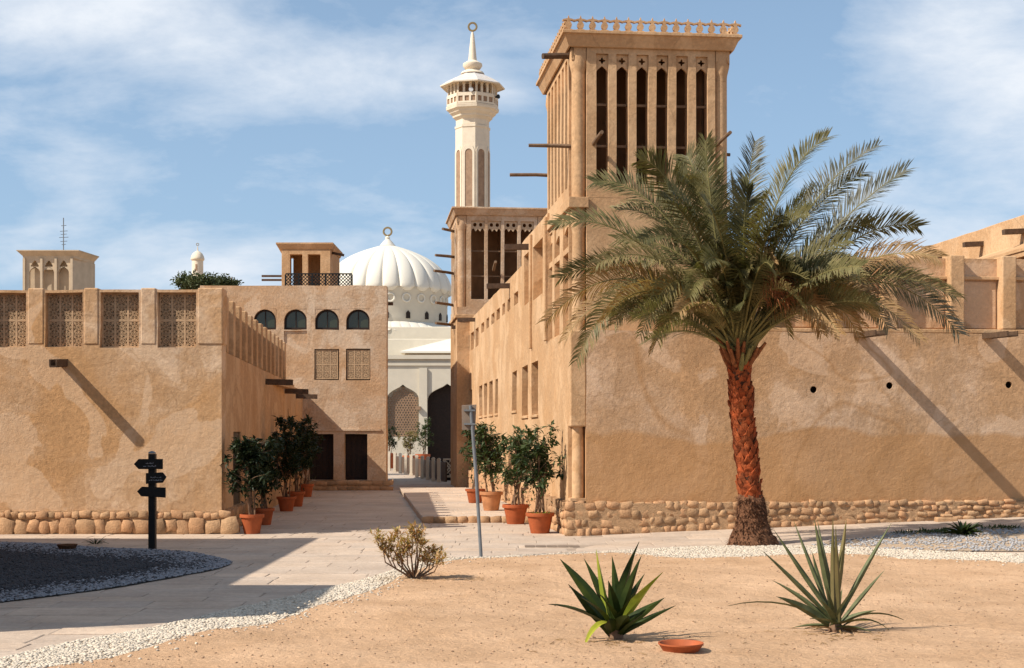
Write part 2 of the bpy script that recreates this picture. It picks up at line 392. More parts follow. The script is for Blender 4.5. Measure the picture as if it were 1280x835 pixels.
M_peb_w = plain('white_pebble', (0.53, 0.45, 0.355), .9, .38, 26)
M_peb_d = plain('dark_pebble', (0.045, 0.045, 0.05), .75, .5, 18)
M_peb_g = plain('shaded_white_pebble', (0.23, 0.23, 0.245), .75, .4, 18)  # white rim gravel coloured grey; the shadow on it is in the colour
M_peb_g2 = plain('palm_shade_pebble', (0.33, 0.315, 0.31), .8, .3, 18)  # gravel greyed down; the palm crown's shade is put into the colour
M_peb_s = plain('sand_grit', (0.36, 0.23, 0.14), .9, .5, 18)
print('materials ready')
# ================================================================== GROUND
def inpoly(x, y, poly):
    r = False; j = len(poly)-1
    for i in range(len(poly)):
        a, b = poly[i], poly[j]
        if (a[1] > y) != (b[1] > y) and x < (b[0]-a[0])*(y-a[1])/(b[1]-a[1])+a[0]: r = not r
        j = i
    return r
def sheet(name, poly, hf, mat, step=0.3, parent=None):
    xs = [p[0] for p in poly]; ys = [p[1] for p in poly]
    vs = [Vector(p) for p in poly]; n = len(vs)
    edges = [(i, (i+1) % n) for i in range(n)]
    x = min(xs)+step/2
    while x < max(xs):
        y = min(ys)+step/2
        while y < max(ys):
            q = (x+random.uniform(-.3, .3)*step, y+random.uniform(-.3, .3)*step)
            if inpoly(q[0], q[1], poly): vs.append(Vector(q))
            y += step
        x += step
    V, E, Fc, *_ = delaunay_2d_cdt(vs, edges, [list(range(n))], 1, 1e-5)
    mb = MB(); mb.add([(v.x, v.y, hf(v.x, v.y)) for v in V], [tuple(f) for f in Fc])
    o = mb.build(name, mat, parent, smooth=False)
    for f in o.data.polygons: f.use_smooth = True
    return tag(o, None, kind='structure')
def smooth_line(pts, k=3):                               # Chaikin
    for _ in range(k):
        q = [pts[0]]
        for a, b in zip(pts, pts[1:]):
            q += [(a[0]*.75+b[0]*.25, a[1]*.75+b[1]*.25), (a[0]*.25+b[0]*.75, a[1]*.25+b[1]*.75)]
        pts = q+[pts[-1]]
    return pts
def gpts(L): return [tuple(G(px, py).xy) for px, py in L]
# far ground to the horizon
mb = MB()
R = [-1500, -300, -80, -40, 40, 80, 300, 1500]
for i in range(7):
    for j in range(7):
        mb.add([(R[i], R[j], -.12), (R[i+1], R[j], -.12), (R[i+1], R[j+1], -.12), (R[i], R[j+1], -.12)], [(0, 1, 2, 3)])
tag(mb.build('ground', M_ground), None, kind='structure')
# path under the slabs
path = sheet('path', [(-16, 3), (17, 3), (17, 24), (17, 40), (14, 90), (-16, 90)], lambda x, y: gz(x, y)-0.007, M_joint, 0.9)
# slab variants
def slab_mesh(k):
    random.seed(100+k); out_ = []
    for i in range(8):
        q = 2*pi*i/8+pi/8
        sx = (1, .35, -.35, -1, -1, -.35, .35, 1)[i]; sy = (.45, 1, 1, .45, -.45, -1, -1, -.45)[i]
        sx = {1: .5, .35: .22, -.35: -.22, -1: -.5}[sx]; sy = {1: .5, .45: .3, -.45: -.3, -1: -.5}[sy]
        out_.append([sx, sy])
    pts = [(-.5, -.5), (-.1, -.5), (.5, -.5), (.5, .05), (.5, .5), (.05, .5), (-.5, .5), (-.5, -.05)]
    pts = [(x+random.uniform(-.012, .006)*(1 if x > 0 else -1), y+random.uniform(-.03, .01)*(1 if y > 0 else -1)) for x, y in pts]
    mb = MB(); n = len(pts)
    mb.add([(x, y, -.03) for x, y in pts]+[(x, y, -.004) for x, y in pts]+[(x*.975, y*.955, 0) for x, y in pts],
           [(i, (i+1) % n, (i+1) % n+n, i+n) for i in range(n)]+[(i+n, (i+1) % n+n, (i+1) % n+2*n, i+2*n) for i in range(n)]+[tuple(range(2*n, 3*n))])
    return mb
SL = [slab_mesh(k) for k in range(8)]
SLM = [m_.build('paving_slab', M_slab, me_only=True) for m_ in SL]
random.seed(21)
# white gravel, sand and the gravel beds
outer = smooth_line(gpts([(-160, 872), (-40, 836), (0, 826), (50, 813), (95, 803), (185, 788), (292, 762), (394, 741), (432, 731), (470, 722), (510, 706), (560, 699), (640, 696), (700, 693), (780, 689), (860, 684), (960, 683), (1057, 684), (1155, 690), (1280, 694)]))
inner = smooth_line(gpts([(-160, 905), (0, 856), (60, 843), (110, 833), (169, 820), (240, 801), (337, 784), (397, 765), (440, 750), (480, 738), (500, 724), (555, 706), (640, 701), (720, 697), (780, 693), (860, 703), (942, 698), (1057, 694), (1155, 702), (1280, 710)]))
o0 = (outer[-1][0]+6, outer[-1][1]-0.6); i0 = (inner[-1][0]+6, inner[-1][1]-0.6)
outer = outer+[o0]; inner = inner+[i0]
random.seed(17); PRINTS = []
for _ in range(9):
    fx, fy, fa = random.uniform(-3, 5), random.uniform(8.8, 17), random.uniform(-1.2, 1.2)
    for k in range(7): PRINTS.append((fx+cos(fa)*.6*k+(-1)**k*.1*sin(fa), fy+sin(fa)*.6*k-(-1)**k*.1*cos(fa), fa))
def sand_h(x, y):
    dip = 0
    for a, b, q in PRINTS:
        if abs(x-a) < .3 and abs(y-b) < .3:
            u = (x-a)*cos(q)+(y-b)*sin(q); v = -(x-a)*sin(q)+(y-b)*cos(q); d2_ = (u/.16)**2+(v/.08)**2
            dip += -.020*math.exp(-d2_)+.008*math.exp(-(sqrt(d2_)-1.6)**2*3)
    return sand_h0(x, y)+dip
def sand_h0(x, y):
    n_ = noise.noise(Vector((x*.7, y*.7, 1)))*.04+noise.noise(Vector((x*2.7, y*2.7, 5)))*.014
    return gz(x, y)+.045+n_*sstep(0, 1, (22-y)/6+.3)
sandpoly = inner+[(18, inner[-1][1]), (18, -12), (-9, -12), (-9, inner[0][1]-1)]
sand = sheet('sand', sandpoly, sand_h, M_sand, 0.115)
band = outer+[(outer[-1][0], inner[-1][1]-.8)]+[(x+.12, y-.25) for x, y in reversed(inner)]
def bh(x, y): return gz(x, y)+.012
gb = sheet('gravel_border', band, bh, M_grav_bed, 0.5)
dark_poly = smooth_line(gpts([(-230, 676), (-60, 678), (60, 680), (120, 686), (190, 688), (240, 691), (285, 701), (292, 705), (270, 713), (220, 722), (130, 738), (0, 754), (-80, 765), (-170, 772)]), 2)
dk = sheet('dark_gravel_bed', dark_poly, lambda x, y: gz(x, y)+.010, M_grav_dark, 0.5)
right_poly = smooth_line(gpts([(1012, 683), (1040, 676), (1100, 672), (1110, 665), (1200, 662), (1290, 658), (1400, 658), (1400, 688), (1280, 690), (1150, 689), (1060, 687)]), 2)
rg = sheet('grey_gravel_bed', right_poly, lambda x, y: gz(x, y)+.010, M_grav_bed, 0.5)
# slabs: 300 that show largest as parts, the rest joined
rows = []; y = 7.0
while y < 70:
    h = random.uniform(.34, .62)*(1 if y < 30 else 2.0); x = -14+random.uniform(0, .6)
    while x < 14.5:
        wd = random.uniform(.55, 1.25)*(1 if y < 30 else 2.2); rows.append((x, y, wd, h)); x += wd
    y += h
cand = []
band_in = sandpoly
for x, y, wd, h in rows:
    xc, yc = x+wd/2, y+h/2
    if inpoly(xc, yc, sandpoly) and all(inpoly(a, b, sandpoly) for a, b in ((x, y), (x+wd, y), (x, y+h), (x+wd, y+h))): continue
    if abs(xc) > .40*yc+2.5: continue
    vis = abs(xc) < .37*yc and not inpoly(xc, yc, band) and not inpoly(xc, yc, dark_poly) and not inpoly(xc, yc, sandpoly)
    cand.append(((wd*h/yc**3) if vis else 0, xc, yc, wd, h))
cand.sort(reverse=True)
rest = MB()
for i, (sc, xc, yc, wd, h) in enumerate(cand):
    k = random.randrange(8); gx = (gz(xc+.1, yc)-gz(xc-.1, yc))/.2; gy = (gz(xc, yc+.1)-gz(xc, yc-.1))/.2
    dz = random.uniform(-.003, .003)
    if i < 300 and sc > 0:
        place('paving_slab', SLM[k], path, (xc, yc, gz(xc, yc)+dz), (math.atan(gy), -math.atan(gx), 0), (wd-.004, h-.010, 1))
    else:
        m_ = SL[k]; rest.add([(xc+a*(wd-.012), yc+b*(h-.012), gz(xc+a*wd, yc+b*h)+c+dz) for a, b, c in m_.v], m_.f)
tag(rest.build('paving', M_slab, path), None, kind='stuff')
# pebbles
import numpy as np
def ico():
    bm = bmesh.new(); bmesh.ops.create_icosphere(bm, subdivisions=1, radius=1)
    v = np.array([v.co[:] for v in bm.verts]); f = np.array([[a.index for a in fc.verts] for fc in bm.faces]); bm.free(); return v, f
IV, IF = ico()
def pebbles(name, label, cat, poly, hf, n, rmin, rmax, mat, accept=None, seed=1, flat=.6):
    rs = np.random.RandomState(seed); xs = [p[0] for p in poly]; ys = [p[1] for p in poly]
    pts = []; tries = 0
    while len(pts) < n and tries < n*30:
        tries += 1
        yy = rs.uniform(min(ys), max(ys)); xx = rs.uniform(min(xs), max(xs))
        if not inpoly(xx, yy, poly): continue
        if accept and not accept(xx, yy, rs): continue
        pts.append((xx, yy, hf(xx, yy)))
    pts = np.array(pts); m_ = len(pts); r = rs.uniform(rmin, rmax, m_)
    nv = len(IV); V = IV[None]*(1+rs.uniform(-.22, .22, (m_, nv, 1)))
    V = V*r[:, None, None]*np.array([1, 1, flat]); a = rs.uniform(0, 6.28, m_)
    ca, sa = np.cos(a)[:, None], np.sin(a)[:, None]; st = rs.uniform(.8, 1.4, m_)[:, None]
    X = V[..., 0]*st; Yy = V[..., 1]
    V = np.stack([X*ca-Yy*sa, X*sa+Yy*ca, V[..., 2]], -1)+pts[:, None, :]+np.array([0, 0, .3])*r[:, None, None]
    Fa = (IF[None]+(np.arange(m_)*nv)[:, None, None]).reshape(-1, 3)
    me = bpy.data.meshes.new(name); me.vertices.add(m_*nv); me.vertices.foreach_set('co', V.reshape(-1))
    me.loops.add(len(Fa)*3); me.loops.foreach_set('vertex_index', Fa.reshape(-1))
    me.polygons.add(len(Fa)); me.polygons.foreach_set('loop_start', np.arange(len(Fa))*3)
    me.update(calc_edges=True); me.materials.append(mat)
    o = bpy.data.objects.new(name, me); C.objects.link(o)
    return tag(o, label, cat, None, 'stuff')
def near(k): return lambda x, y, rs: rs.uniform() < min(1, (k/y)**1.6)
visb = [p for p in band]
def acc_white(x, y, rs):
    if noise.noise(Vector((x*1.3, y*1.3, 4)))*.5+.5 < rs.uniform(0, .42)*(1 if x > -1.2 else .3): return False
    return abs(x) < .37*y+.4 and y > 9.5 and rs.uniform() < min(1, (14/y)**1.2)
pebbles('white_gravel', 'white gravel border curving between the sand and the paved path', 'gravel', band, bh, 46000, .006, .018, M_peb_w, acc_white, 3)
# stray pebbles either side of the band
def acc_stray(x, y, rs):
    return abs(x) < .37*y+.3 and y > 9.5 and min((x-a)**2+(y-b)**2 for a, b in inner[::2]) < (abs(rs.normal(0, .16)))**2
pebbles('stray_gravel', 'loose white pebbles scattered along the inner edge of the sand', 'gravel', [(-4.5, 9), (9.5, 9), (9.5, 23), (-4.5, 23)], sand_h, 1500, .008, .018, M_peb_w, acc_stray, 5)
def dark_mix(x, y): return noise.noise(Vector((x*.8, y*.8, 3)))*.5
def edge_d(x, y): return min((x-a)**2+((y-b)*.45)**2 for a, b in dark_poly)**.5
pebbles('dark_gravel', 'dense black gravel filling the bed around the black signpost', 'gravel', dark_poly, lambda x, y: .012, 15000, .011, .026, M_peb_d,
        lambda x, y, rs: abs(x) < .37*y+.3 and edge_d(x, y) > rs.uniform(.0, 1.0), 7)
pebbles('shaded_rim_gravel', 'white gravel coloured grey as in shadow along the rim of the black gravel bed', 'gravel', dark_poly, lambda x, y: .014, 9000, .009, .022, M_peb_g,
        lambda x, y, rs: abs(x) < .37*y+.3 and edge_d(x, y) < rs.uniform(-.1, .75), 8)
pebbles('pale_gravel', 'pale gravel patch with creeping weeds in front of the right wall', 'gravel', right_poly, lambda x, y: gz(x, y)+.012, 2600, .010, .024, M_peb_g2,
        lambda x, y, rs: abs(x) < .38*y+.3 and noise.noise(Vector((x*1.1, y*1.1, 0))) > rs.uniform(-.6, .25), 9)
pebbles('sand_grit', 'small brown grit scattered over the open sand', 'grit', [(-4, 8.5), (6, 8.5), (9, 21), (-4, 21)], sand_h, 2600, .004, .012, M_peb_s,
        lambda x, y, rs: inpoly(x, y, sandpoly) and abs(x) < .37*y+.2 and rs.uniform() < (9/y)**1.2, 10)

# ================================================================== RIGHT HOUSE (rotated local frame)
AL = math.atan2(190.0, F); O = Vector((P(713, 545, 24.5).x, 24.5, 0)); ca, sa = cos(AL), sin(AL)
def ray(px): return Vector(((px-CX)/F, 1))
def onside(px, py, c=0.0):                                # (y_local, z) where the pixel ray meets the plane x_local = c
    d = ray(px); nx, ny = ca, sa                          # x_local = (p-O).U
    t = (c+O.x*nx+O.y*ny)/(d.x*nx+d.y*ny); p = d*t-O.xy
    return (-sa*p.x+ca*p.y, EYE-(py-HY)/F*t)
def onfront(px, py, c=0.0):                               # (x_local, z) where the ray meets y_local = c
    d = ray(px); nx, ny = -sa, ca
    t = (c+O.x*nx+O.y*ny)/(d.x*nx+d.y*ny); p = d*t-O.xy
    return (ca*p.x+sa*p.y, EYE-(py-HY)/F*t)
def W2L(x, y):
    p = Vector((x, y))-O.xy; return (ca*p.x+sa*p.y, -sa*p.x+ca*p.y)
def L2W(x, y, z=0): return Vector((O.x+ca*x-sa*y, O.y+sa*x+ca*y, z))
house = thing('courtyard_house', 'long ochre mud-plastered house on the right with stone footing and pillared roof parapet', 'house', (O.x, O.y, 0), AL)
XE = 12.5; YE = 28.0; ZC = onfront(713, 415)[1]           # ledge height at the corner
ZS = 0.61                                                 # top of the stone footing
def circle(cx_, cz_, r, n=16): return [(cx_+r*cos(2*pi*i/n), cz_+r*sin(2*pi*i/n)) for i in range(n)]
# front wall, with square pockets that take the drain rings
drains = [onfront(1017, 487), onfront(1112, 482), onfront(1261, 481)]
dh = [(u-.13, u+.13, z-.13, z+.13, .25) for u, z in drains]
n_ = .27; zn = 1.86
mb = MB(); mb.facade(n_, XE, ZS-.05, 3.50, .4, dh)
mb.build('wall', M_wall_r, house, rough=(.28, .022, drains), smooth=True)
mb = MB(); mb.facade(0, n_, zn, 3.50, .4, [])
mb.facade(n_+.0, .4, zn, 3.5, n_, [], side) if False else None
mb.build('wall_corner', M_wall_s, house, bevel=.02)
for u, z in drains:
    mb = MB(); mb.plate([(u-.128, z-.128), (u+.128, z-.128), (u+.128, z+.128), (u-.128, z+.128)], [circle(u, z, .062, 14)], 0, .05)
    f = mb.build('drain_hole', M_wall_r, house)
    mb = MB(); mb.tube([(u, .02, z), (u, .2, z)], .066, 12, False); mb.box(u-.06, u+.06, .19, .22, z-.06, z+.06)
    mb.build('drain_pipe', M_door_void, f)  # near-black lining; the darkness of the hole is in its colour
# corner column in its niche
mb = MB(); cxn_, cyn_ = .15, .15
mb.lathe([(.10, ZS-.02), (.105, ZS+.3), (.10, zn-.1), (.10, zn+.01)], 16, (cxn_, cyn_))
mb.build('corner_column', M_wall_s, house, smooth=True)
mb = MB(); mb.box(.26, .4, .26, .4, ZS-.02, zn+.02); mb.box(.0, n_-.002, .0, n_, ZS-.02, ZS+.03)
mb.build('niche', M_wall_s, house)
# alley wall
H1 = 5.96; H2 = 5.47
holes = []
def sw(px0, px1, z0, z1, d=.28):
    a = onside(px0, 545)[0]; b = onside(px1, 545)[0]; holes.append((min(a, b), max(a, b), z0, z1, d)); return holes[-1]
wins = []
for a, b, z0, z1 in ((664.1, 672.5, 2.14, 3.22), (652.6, 659.8, 2.14, 3.22), (639.9, 645.9, 2.29, 3.2), (619, 622.3, 2.29, 3.2), (611.4, 616, 2.29, 3.2), (605.2, 609, 2.29, 3.2), (598.7, 602.8, 2.29, 3.2), (585.5, 590, 2.29, 3.2), (579.4, 581.4, 2.29, 3.2), (575.6, 577.2, 2.29, 3.2)):
    wins.append(sw(a, b, z0, z1))
for a, b in ((642.6, 647.8), (634.2, 637.8), (627.5, 631.1), (620.8, 624.5), (614.3, 617.9), (608.3, 611.5), (601.6, 605.2)):
    wins.append(sw(a, b, 4.72, 5.0))
for a, b in ((594.6, 598.2), (588.6, 592.3), (584.3, 587.3)): wins.append(sw(a, b, 4.45, 5.0))
big = [sw(666.3, 678.3, 4.5, 5.60, .22), sw(655.2, 661.7, 4.54, 5.62, .22)]
slit = onside(642.5, 545)[0]; holes.append((slit-.07, slit+.07, 1.72, 1.95, .2))
y1 = onside(684, 545)[0]; ystep = onside(652, 545)[0]
lo = [h for h in holes if h[3] < 3.5]; up = [h for h in holes if h[2] > 3.5]
mb = MB(); mb.facade(n_, YE, ZS-.05, 3.50, .4, lo, side); mb.build('side_wall', M_wall_s, house, rough=(.45, .016), smooth=True)
mb = MB(); mb.facade(0.4, n_+.13, ZS-.05, 3.5, .1, [], side)
mb = MB(); mb.facade(y1, ystep, 3.50, H1, .4, [h for h in up if h[0] < ystep], side); mb.facade(ystep, YE, 3.50, H2, .4, [h for h in up if h[0] > ystep], side)
mb.build('upper_wall', M_wall_s, house, rough=(.45, .014), smooth=True)
# dark brown panels at the back of the tall windows
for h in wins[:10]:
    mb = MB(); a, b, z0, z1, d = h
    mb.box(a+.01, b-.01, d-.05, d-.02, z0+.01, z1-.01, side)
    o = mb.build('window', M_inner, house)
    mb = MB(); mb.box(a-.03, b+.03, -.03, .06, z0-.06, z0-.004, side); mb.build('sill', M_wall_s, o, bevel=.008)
# recessed strips and pilasters on the upper alley wall
for px in (664.8, 683.5):
    a = onside(px, 545)[0]; mb = MB(); mb.box(a-.06, a+.06, -.06, .0, 3.52, 5.9, side); mb.build('pilaster', M_wall_s, house, bevel=.015)
# inner volume / roofs (butted inside the walls)
mb = MB(); mb.box(.41, XE, .41, YE-.05, 3.30, 3.42); mb.build('roof', M_wall_s, house)
mb = MB(); mb.box(.41, 2.6, y1+.02, YE-.05, 5.1, 5.2); mb.box(2.3, 2.6, y1+.02, YE-.05, 3.43, 5.09); mb.box(.41, 2.6, YE-.04, YE, .0, 5.4)
mb.build('upper_roof', M_wall_s, house)
# front parapet: posts, upper band and recessed panels
zp0 = onfront(1200, 411.5)[1]; zt = onfront(1197, 319)[1]; zb0 = onfront(1197, 344)[1]; zb1 = onfront(1197, 321)[1]
posts = [onfront(px, 400)[0] for px in (948, 1030, 1113, 1197, 1262, 1342, 1420)]
xs0 = onfront(916, 400)[0]
mb = MB(); mb.box(xs0, XE, .0, .4, 3.502, zp0); mb.build('parapet_ledge', M_wall_s, house, rough=(.4, .01), bevel=.012)
mb = MB(); mb.box(xs0, XE, .22, .40, zp0+.002, zb1); mb.build('parapet_wall', M_wall_r, house, rough=(.35, .014), smooth=True)
mb = MB(); mb.box(xs0, XE, .14, .215, zb0-.06, zb0); mb.build('parapet_rail', M_wall_s, house, bevel=.01)
for x in posts:
    mb = MB(); mb.box(x-.13, x+.13, -.004, .42, zp0+.004, zt); mb.build('parapet_post', M_wall_s, house, rough=(.3, .008), bevel=.02)
for a, b in zip([xs0-.1]+posts, posts+[XE-.1]):
    mb = MB(); mb.box(a+.16, b-.16, .20, .219, zp0+.03, zb0-.09)
    mb.build('parapet_panel', M_wall_r, house, bevel=.008)
mb = MB(); mb.box(n_+2.7, xs0, .0, .4, 3.502, zp0+.01); mb.build('parapet_step', M_wall_s, house, bevel=.01)
# upper terrace block on the right, with its lit side
xb, zt2 = None, 6.2
def sidefind(px, py, z):                                  # local point where a ray reaches height z
    t = (EYE-z)/((py-HY)/F); return W2L((px-CX)/F*t, t)
pa = sidefind(1280, 268, zt2); xbk = pa[0]; yfar = onside(1130, 320, xbk)[0]
mb = MB(); mb.facade(1.2, yfar, 3.43, zt2, .35, [], lambda u, d, z: (d+xbk, u, z)); mb.box(xbk+.36, xbk+5, yfar-.3, yfar, 3.43, zt2-.01); mb.box(xbk+.36, xbk+5, 1.2, 1.5, 3.43, zt2-.01); mb.box(xbk+.36, xbk+5, 1.51, yfar-.31, 5.6, 5.7)
mb.build('terrace_wall', M_wall_s, house, rough=(.6, .014), bevel=.015)
for px in (1176, 1228, 1279):
    a = onside(px, 290, xbk)[0]
    mb = MB(); mb.bar((xbk+.1, a, zt2-.33), (xbk-.42, a, zt2-.36), .14, .10); mb.build('roof_beam', M_wood, house)
q = onside(1255, 315, xbk); mb = MB()
mb.bar((xbk-.55, onside(1235, 300, xbk)[0], 5.25), (xbk-.55, 1.0, 5.25), .05, .10); mb.add([(xbk-.0, onside(1235, 300, xbk)[0], 5.55), (xbk-.6, onside(1235, 300, xbk)[0], 5.30), (xbk-.6, 1.0, 5.30), (xbk, 1.0, 5.55), (xbk-.0, onside(1235, 300, xbk)[0], 5.61), (xbk-.6, onside(1235, 300, xbk)[0], 5.36), (xbk-.6, 1.0, 5.36), (xbk, 1.0, 5.61)], [(0, 1, 2, 3), (4, 7, 6, 5), (0, 4, 5, 1), (1, 5, 6, 2), (2, 6, 7, 3), (3, 7, 4, 0)])
mb.build('awning', M_tower, house)
mb = MB(); mb.box(xbk-.012, xbk-.004, 1.3, onside(1240, 315, xbk)[0]-.1, 4.5, 5.3); mb.build('opening_shade_sheet', M_door_void, house)  # near-black sheet on the wall face, standing in for a shaded opening
# beams of the alley wall
for px, z in ((663, 5.68), (637, 5.30), (594, 5.32), (585, 5.32)):
    a = onside(px, 545)[0]; L = .55
    mb = MB(); mb.bar((.2, a, z), (-L, a, z-.02), .16, .11); mb.build('roof_beam', M_wood, house)
# rain spouts on the front
for px, py, L in ((1074, 421, 1.05), (1234, 422, 1.0)):
    x, z = onfront(px, py); 
    mb = MB(); mb.add(*(lambda b: (b.v, b.f))(MB().bar((x, .2, z), (x, -L, z-.03), .17, .02)))
    for s_ in (-1, 1): mb.bar((x+s_*.085, .2, z+.03), (x+s_*.085, -L, z+.0), .02, .09)
    mb.build('rain_spout', M_wood, house)
x, z = onfront(1112, 484); 
# stone footing: every stone a part up to 300, the rest joined
def stone_mb(k):
    random.seed(300+k); bm = bmesh.new(); bmesh.ops.create_cube(bm, size=1); bmesh.ops.subdivide_edges(bm, edges=bm.edges[:], cuts=1, use_grid_fill=True)
    for v in bm.verts:
        c = v.co; r = c.length
        s_ = Vector((c.x, c.y, c.z)).normalized()*.62
        v.co = c.lerp(s_, .24)+Vector([random.uniform(-.09, .09) for _ in range(3)])
    vs = [tuple(v.co) for v in bm.verts]; fs = [tuple(v.index for v in f.verts) for f in bm.faces]; bm.free()
    m_ = MB(); m_.add(vs, fs); return m_
ST = [stone_mb(k) for k in range(9)]
def stone_me(m_, mat):
    me = MB().add(m_.v, m_.f).build('stone', mat, me_only=True)
    for p in me.polygons: p.use_smooth = True
    return me
STM = [stone_me(m_, M_stone) for m_ in ST]; STM2 = [stone_me(m_, M_stone2) for m_ in ST]
random.seed(5)
def footing(parent, u0, u1, z0f, z1, rows_, mp, rot, wmin, wmax, limit, prot=.10, meshes=STM, d0=-.035, name='stone', jit=.018):
    cnt = 0; rest = MB(); R_ = Matrix.Rotation(rot, 3, 'Z')
    for r in range(rows_):
        u = u0-random.uniform(0, .04)
        while u < u1:
            wd = random.uniform(wmin, wmax); uc = u+wd/2; zb = z0f(uc)
            hh = (z1-zb)/rows_; zc = zb+hh*(r+.5)+random.uniform(-jit, jit); dd = d0+random.uniform(-.015, .015)
            sc = (wd*.97, prot*2*random.uniform(.7, 1.0), hh*random.uniform(.78, 1.06)); k = random.randrange(9)
            p = mp(uc, dd, zc); rr = random.uniform(-.1, .1)
            if cnt < limit: place(name, meshes[k], parent, p, (random.uniform(-.08, .08), rr*1.8, rot), sc); cnt += 1
            else:
                for_v = [Vector(p)+R_ @ Vector((a*sc[0], b*sc[1], c*sc[2])) for a, b, c in ST[k].v]
                rest.add([tuple(v) for v in for_v], ST[k].f)
            u += wd
    if rest.v: tag(rest.build('stonework', M_stone, parent, smooth=True), None, kind='stuff')
    return cnt
def gloc(x, y): w_ = L2W(x, y); return gz(w_.x, w_.y)
mb = MB(); mb.plate([(-.07, -.07), (XE, -.07), (XE, .38), (.38, .38), (.38, YE), (-.07, YE)], [], -.1, ZS-.052, lambda u, d, z: (u, z, d)); mb.build('footing', M_mortar, house, rough=(.5, .02))
fl = onfront(1330, 600)[0]
footing(house, -.06, fl, lambda u: gloc(u, 0)-.02, ZS-.03, 4, front, 0, .10, .23, 250, .052)
footing(house, -.0, 4.0, lambda u: -.02, ZS-.03, 4, side, pi/2, .15, .28, 50, .065)
footing(house, 4.0, YE, lambda u: -.02, ZS-.03, 3, side, pi/2, .2, .36, 0, .065)
# ------------------------------------------------------------------ wind towers
def screen_plate(w_, h_, cx_, z0, trefoil=True):          # carved plate over a slot: trefoil hole, pointed lower edge
    n = 8; arch = []
    for i in range(n+1):
        q = i/n; xx = -w_/2+w_*q; arch.append((cx_+xx*.999, z0+h_*.36*(1-abs(2*q-1))**.7))
    outer_ = arch+[(cx_+w_/2, z0+h_), (cx_-w_/2, z0+h_)]
    holes_ = []
    if trefoil:
        r = w_*.21; c0 = (cx_, z0+h_*.66); L = []
        for i in range(20):
            q = 2*pi*i/20; rr = r*(1.05+.38*cos(4*q)); L.append((c0[0]+rr*cos(q), c0[1]+rr*sin(q)))
        holes_ = [L]
    return outer_, holes_
def hearts(w_, h_, cx_, z0):                              # second tower: pair of curls with a toothed lower edge
    L = []; n = 16
    for i in range(n+1):
        q = i/n; L.append((cx_-w_/2+w_*q, z0+h_*(.12+.28*abs(sin(q*pi*3))-.10*(1-abs(2*q-1)))))
    L += [(cx_+w_/2, z0+h_), (cx_-w_/2, z0+h_)]
    hs = [[(cx_+s_*w_*.22+w_*.13*cos(a), z0+h_*.68+h_*.17*sin(a)) for a in [2*pi*i/12 for i in range(12)]] for s_ in (-1, 1)]
    return L, hs
